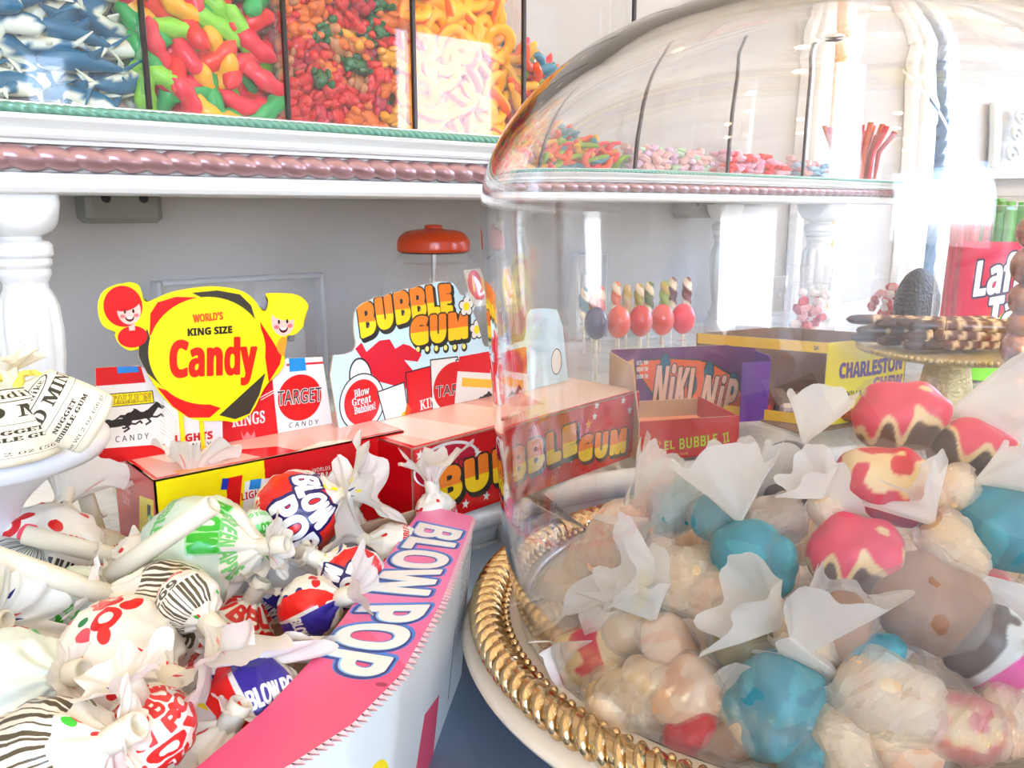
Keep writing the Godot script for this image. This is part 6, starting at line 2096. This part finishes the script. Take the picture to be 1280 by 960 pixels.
func build_bins() -> void:
	rng.seed = 5
	var xs := [0.075, 0.233, 0.353, 0.489, 0.633, 0.81, 1.01, 1.21, 1.40]
	var names := ["blue and white shark gummies", "large red and green sour gummies", "small gummy bears", "orange peach rings", "orange and green gummy worms", "pale green and lilac gummies", "red and pink gummies", "light blue and pink gummies"]
	var clear := pane(Color(0.92, 0.93, 0.92), 0.02, 0.33)
	var dark := mat(Color(0.16, 0.12, 0.10), 0.3)
	var y0 := 0.2985
	for i in 8:
		var w: float = xs[i + 1] - xs[i]
		var b := thing("acrylic_bin", "clear acrylic bin of %s on the white shelf" % names[i], "bin", Vector3(xs[i], y0, -0.725))
		put("front_panel", box_mesh(Vector3(w - 0.008, 0.30, 0.003), 0.0004, Vector3(w / 2, 0.151, 0)), clear, b)
		put("side_panel", box_mesh(Vector3(0.003, 0.30, 0.22), 0.0004, Vector3(0.0022, 0.151, -0.112)), pane(Color(0.85, 0.85, 0.84), 0.10), b)
		put("back_panel", box_mesh(Vector3(w - 0.008, 0.30, 0.003), 0.0004, Vector3(w / 2, 0.151, -0.222)), pane(Color(0.92, 0.93, 0.92), 0.06), b)
		put("dark_edge", box_mesh(Vector3(0.0040, 0.30, 0.005), 0.0006, Vector3(0.0, 0.151, 0.0035)), dark, b)
		put("floor_panel", box_mesh(Vector3(w - 0.008, 0.003, 0.218), 0.0004, Vector3(w / 2, 0.0017, -0.112)), clear, b)
	# what fills them: meshes, colours with their words, spacing, layers, fill height left and right
	var sets := [
		["gummy_shark", "shark gummy", [shark_mesh()], [[null, "blue and white"]], 0.024, 3, 0.165, 0.165],
		["sour_gummy", "sour finger gummy", [finger_mesh(0.6), finger_mesh(-0.2), finger_mesh(1.2)], [[Color(0.88, 0.12, 0.14), "red"], [Color(0.90, 0.20, 0.26), "pink red"], [Color(0.10, 0.62, 0.30), "green"], [Color(0.93, 0.24, 0.16), "orange red"], [Color(0.93, 0.68, 0.10), "yellow"], [Color(0.88, 0.10, 0.22), "crimson"], [Color(0.52, 0.80, 0.22), "lime"]], 0.0185, 4, 0.165, 0.165],
		["gummy_bear", "gummy bear", [bear_mesh()], [[Color(0.78, 0.08, 0.10), "red"], [Color(0.86, 0.16, 0.14), "bright red"], [Color(0.86, 0.42, 0.10), "orange"], [Color(0.08, 0.36, 0.18), "dark green"], [Color(0.90, 0.62, 0.10), "yellow"], [Color(0.72, 0.10, 0.20), "crimson"], [Color(0.70, 0.46, 0.28), "amber"]], 0.0185, 4, 0.118, 0.165],
		["peach_ring", "peach ring", [ring_mesh()], [[null, "orange and yellow"]], 0.0195, 4, 0.165, 0.165],
		["gummy_worm", "gummy worm", [worm_mesh(0), worm_mesh(2), worm_mesh(4)], [[Color(0.92, 0.32, 0.08), "orange"], [Color(0.90, 0.14, 0.20), "red"], [Color(0.50, 0.66, 0.14), "green"], [Color(0.95, 0.70, 0.14), "yellow"], [Color(0.20, 0.50, 0.58), "blue"]], 0.0165, 3, 0.095, 0.035],
		["soft_gummy", "square gummy", [block_mesh()], [[Color(0.66, 0.80, 0.66), "pale green"], [Color(0.84, 0.70, 0.80), "lilac"], [Color(0.90, 0.72, 0.70), "pale pink"]], 0.015, 2, 0.045, 0.045],
		["sugared_gummy", "sugared gummy", [block_mesh(), ball_mesh(Vector3(0.008, 0.006, 0.008), 10, 7)], [[Color(0.90, 0.14, 0.22), "red"], [Color(0.93, 0.62, 0.74), "pink"], [Color(0.93, 0.72, 0.80), "pale pink"]], 0.015, 2, 0.05, 0.04],
		["sugared_gummy", "sugared gummy", [block_mesh(), ball_mesh(Vector3(0.008, 0.006, 0.008), 10, 7)], [[Color(0.62, 0.80, 0.90), "light blue"], [Color(0.93, 0.66, 0.68), "rose"], [Color(0.40, 0.60, 0.74), "blue"]], 0.016, 2, 0.045, 0.04],
	]
	var vm := vc_mat(0.3)
	vm.backlight_enabled = true
	vm.backlight = Color(0.35, 0.35, 0.35)
	for i in 8:
		var s: Array = sets[i]
		var protos := {}
		var x0: float = xs[i] + 0.012
		var x1: float = xs[i + 1] - 0.012
		var sp: float = s[4]
		var made := 0
		var l := 0
		var where: String = "the bin of %s" % names[i]
		while l < s[5] and made < 290:
			var z: float = (-0.748 if i < 4 else -0.742) - l * sp * 0.78
			var row := 0
			var y: float = y0 + 0.011
			while true:
				var any := false
				var x: float = x0 + (0.5 * sp if (row + l) % 2 == 1 else 0.0)
				while x <= x1 and made < 290:
					var top: float = y0 + lerpf(s[6], s[7], (x - x0) / (x1 - x0)) + 0.006 * l
					if i == 2:
						top += 0.03 * sin((x - x0) * 40.0) * 0.3
					if y < top:
						any = true
						var ci := rng.randi() % (s[3] as Array).size()
						var mi := rng.randi() % (s[2] as Array).size()
						if i == 2 and rng.randf() < 0.55:
							ci = 3 if absf((x - x0) / (x1 - x0) - 0.62 - (y - y0) * 1.5) < 0.16 and rng.randf() < 0.5 else [0, 1, 2][rng.randi() % 3]
						if i == 1 and rng.randf() < 0.12:
							ci = 2
						var key := ci * 10 + mi
						var word: String = s[3][ci][1]
						var eul := Vector3(rng.randf_range(-0.7, 0.7), rng.randf_range(-0.45, 0.45), rng.randf() * TAU)
						if i == 3:
							eul = Vector3(rng.randf_range(0.5, 2.2), rng.randf_range(-0.7, 0.7), rng.randf_range(-0.6, 0.6))
						if i == 0:
							eul = Vector3(rng.randf_range(-1.2, 1.2), rng.randf_range(-0.5, 0.5) + (PI if rng.randf() < 0.5 else 0.0), rng.randf_range(-0.9, 0.9) + (PI if rng.randf() < 0.3 else 0.0))
						var q := Vector3(clampf(x + rng.randf_range(-0.3, 0.3) * sp, x0, x1), y + rng.randf_range(-0.25, 0.25) * sp, z + rng.randf_range(-0.2, 0.2) * sp)
						var xf := Transform3D(Basis.from_euler(eul).scaled(Vector3.ONE * [1.28, 1.2, 1.6, 1.0, 1.0, 1.0, 1.0, 1.0][i]), q)
						var label := "%s %s in %s" % [word, s[1], where]
						var grp := "%s %ss in %s" % [word, s[1], where]
						if protos.has(key):
							copy_of(protos[key], s[0], label, "gummy", grp, xf)
						else:
							var o := put(s[0], s[2][mi], vm if s[3][ci][0] == null else gummy_mat(s[3][ci][0]), self, xf)
							tag(o, label, "gummy", grp)
							protos[key] = o
						made += 1
					x += sp
				if not any:
					break
				row += 1
				y += sp * 0.82
			l += 1
	# glass jar of red liquorice at the shelf's end
	var jc := Vector3(1.475, y0, -0.775)
	var jar := thing("liquorice_jar", "clear flared jar of red liquorice sticks at the right end of the shelf", "jar", jc)
	put("glass", lathe_mesh(smooth_prof([Vector2(0.0001, 0.002), Vector2(0.045, 0.002), Vector2(0.047, 0.01), Vector2(0.050, 0.08), Vector2(0.060, 0.12), Vector2(0.078, 0.135)], 5), 48), pane(Color(0.92, 0.94, 0.95), 0.05), jar)
	for k in 26:
		var a := k * 2.4
		var r := 0.034 * sqrt((k + 0.5) / 26.0)
		var st := new_st()
		tube(st, [Vector3(cos(a) * r, 0.006, sin(a) * r), Vector3(cos(a) * r * 1.2, 0.09, sin(a) * r * 1.2), Vector3(cos(a) * r * 1.95, 0.145 + 0.01 * (k % 3), sin(a) * r * 1.95)], [0.005, 0.005, 0.0055], 8)
		var o := put("liquorice_stick", done(st), mat([Color(0.66, 0.06, 0.12), Color(0.80, 0.10, 0.20), Color(0.80, 0.36, 0.20)][k % 3], 0.3), self, Transform3D(Basis(), jc))
		tag(o, "%s liquorice stick in the flared jar at the shelf's end" % ["dark red", "bright red", "orange brown"][k % 3], "liquorice", "%s liquorice sticks in the flared jar" % ["dark red", "bright red", "orange brown"][k % 3])
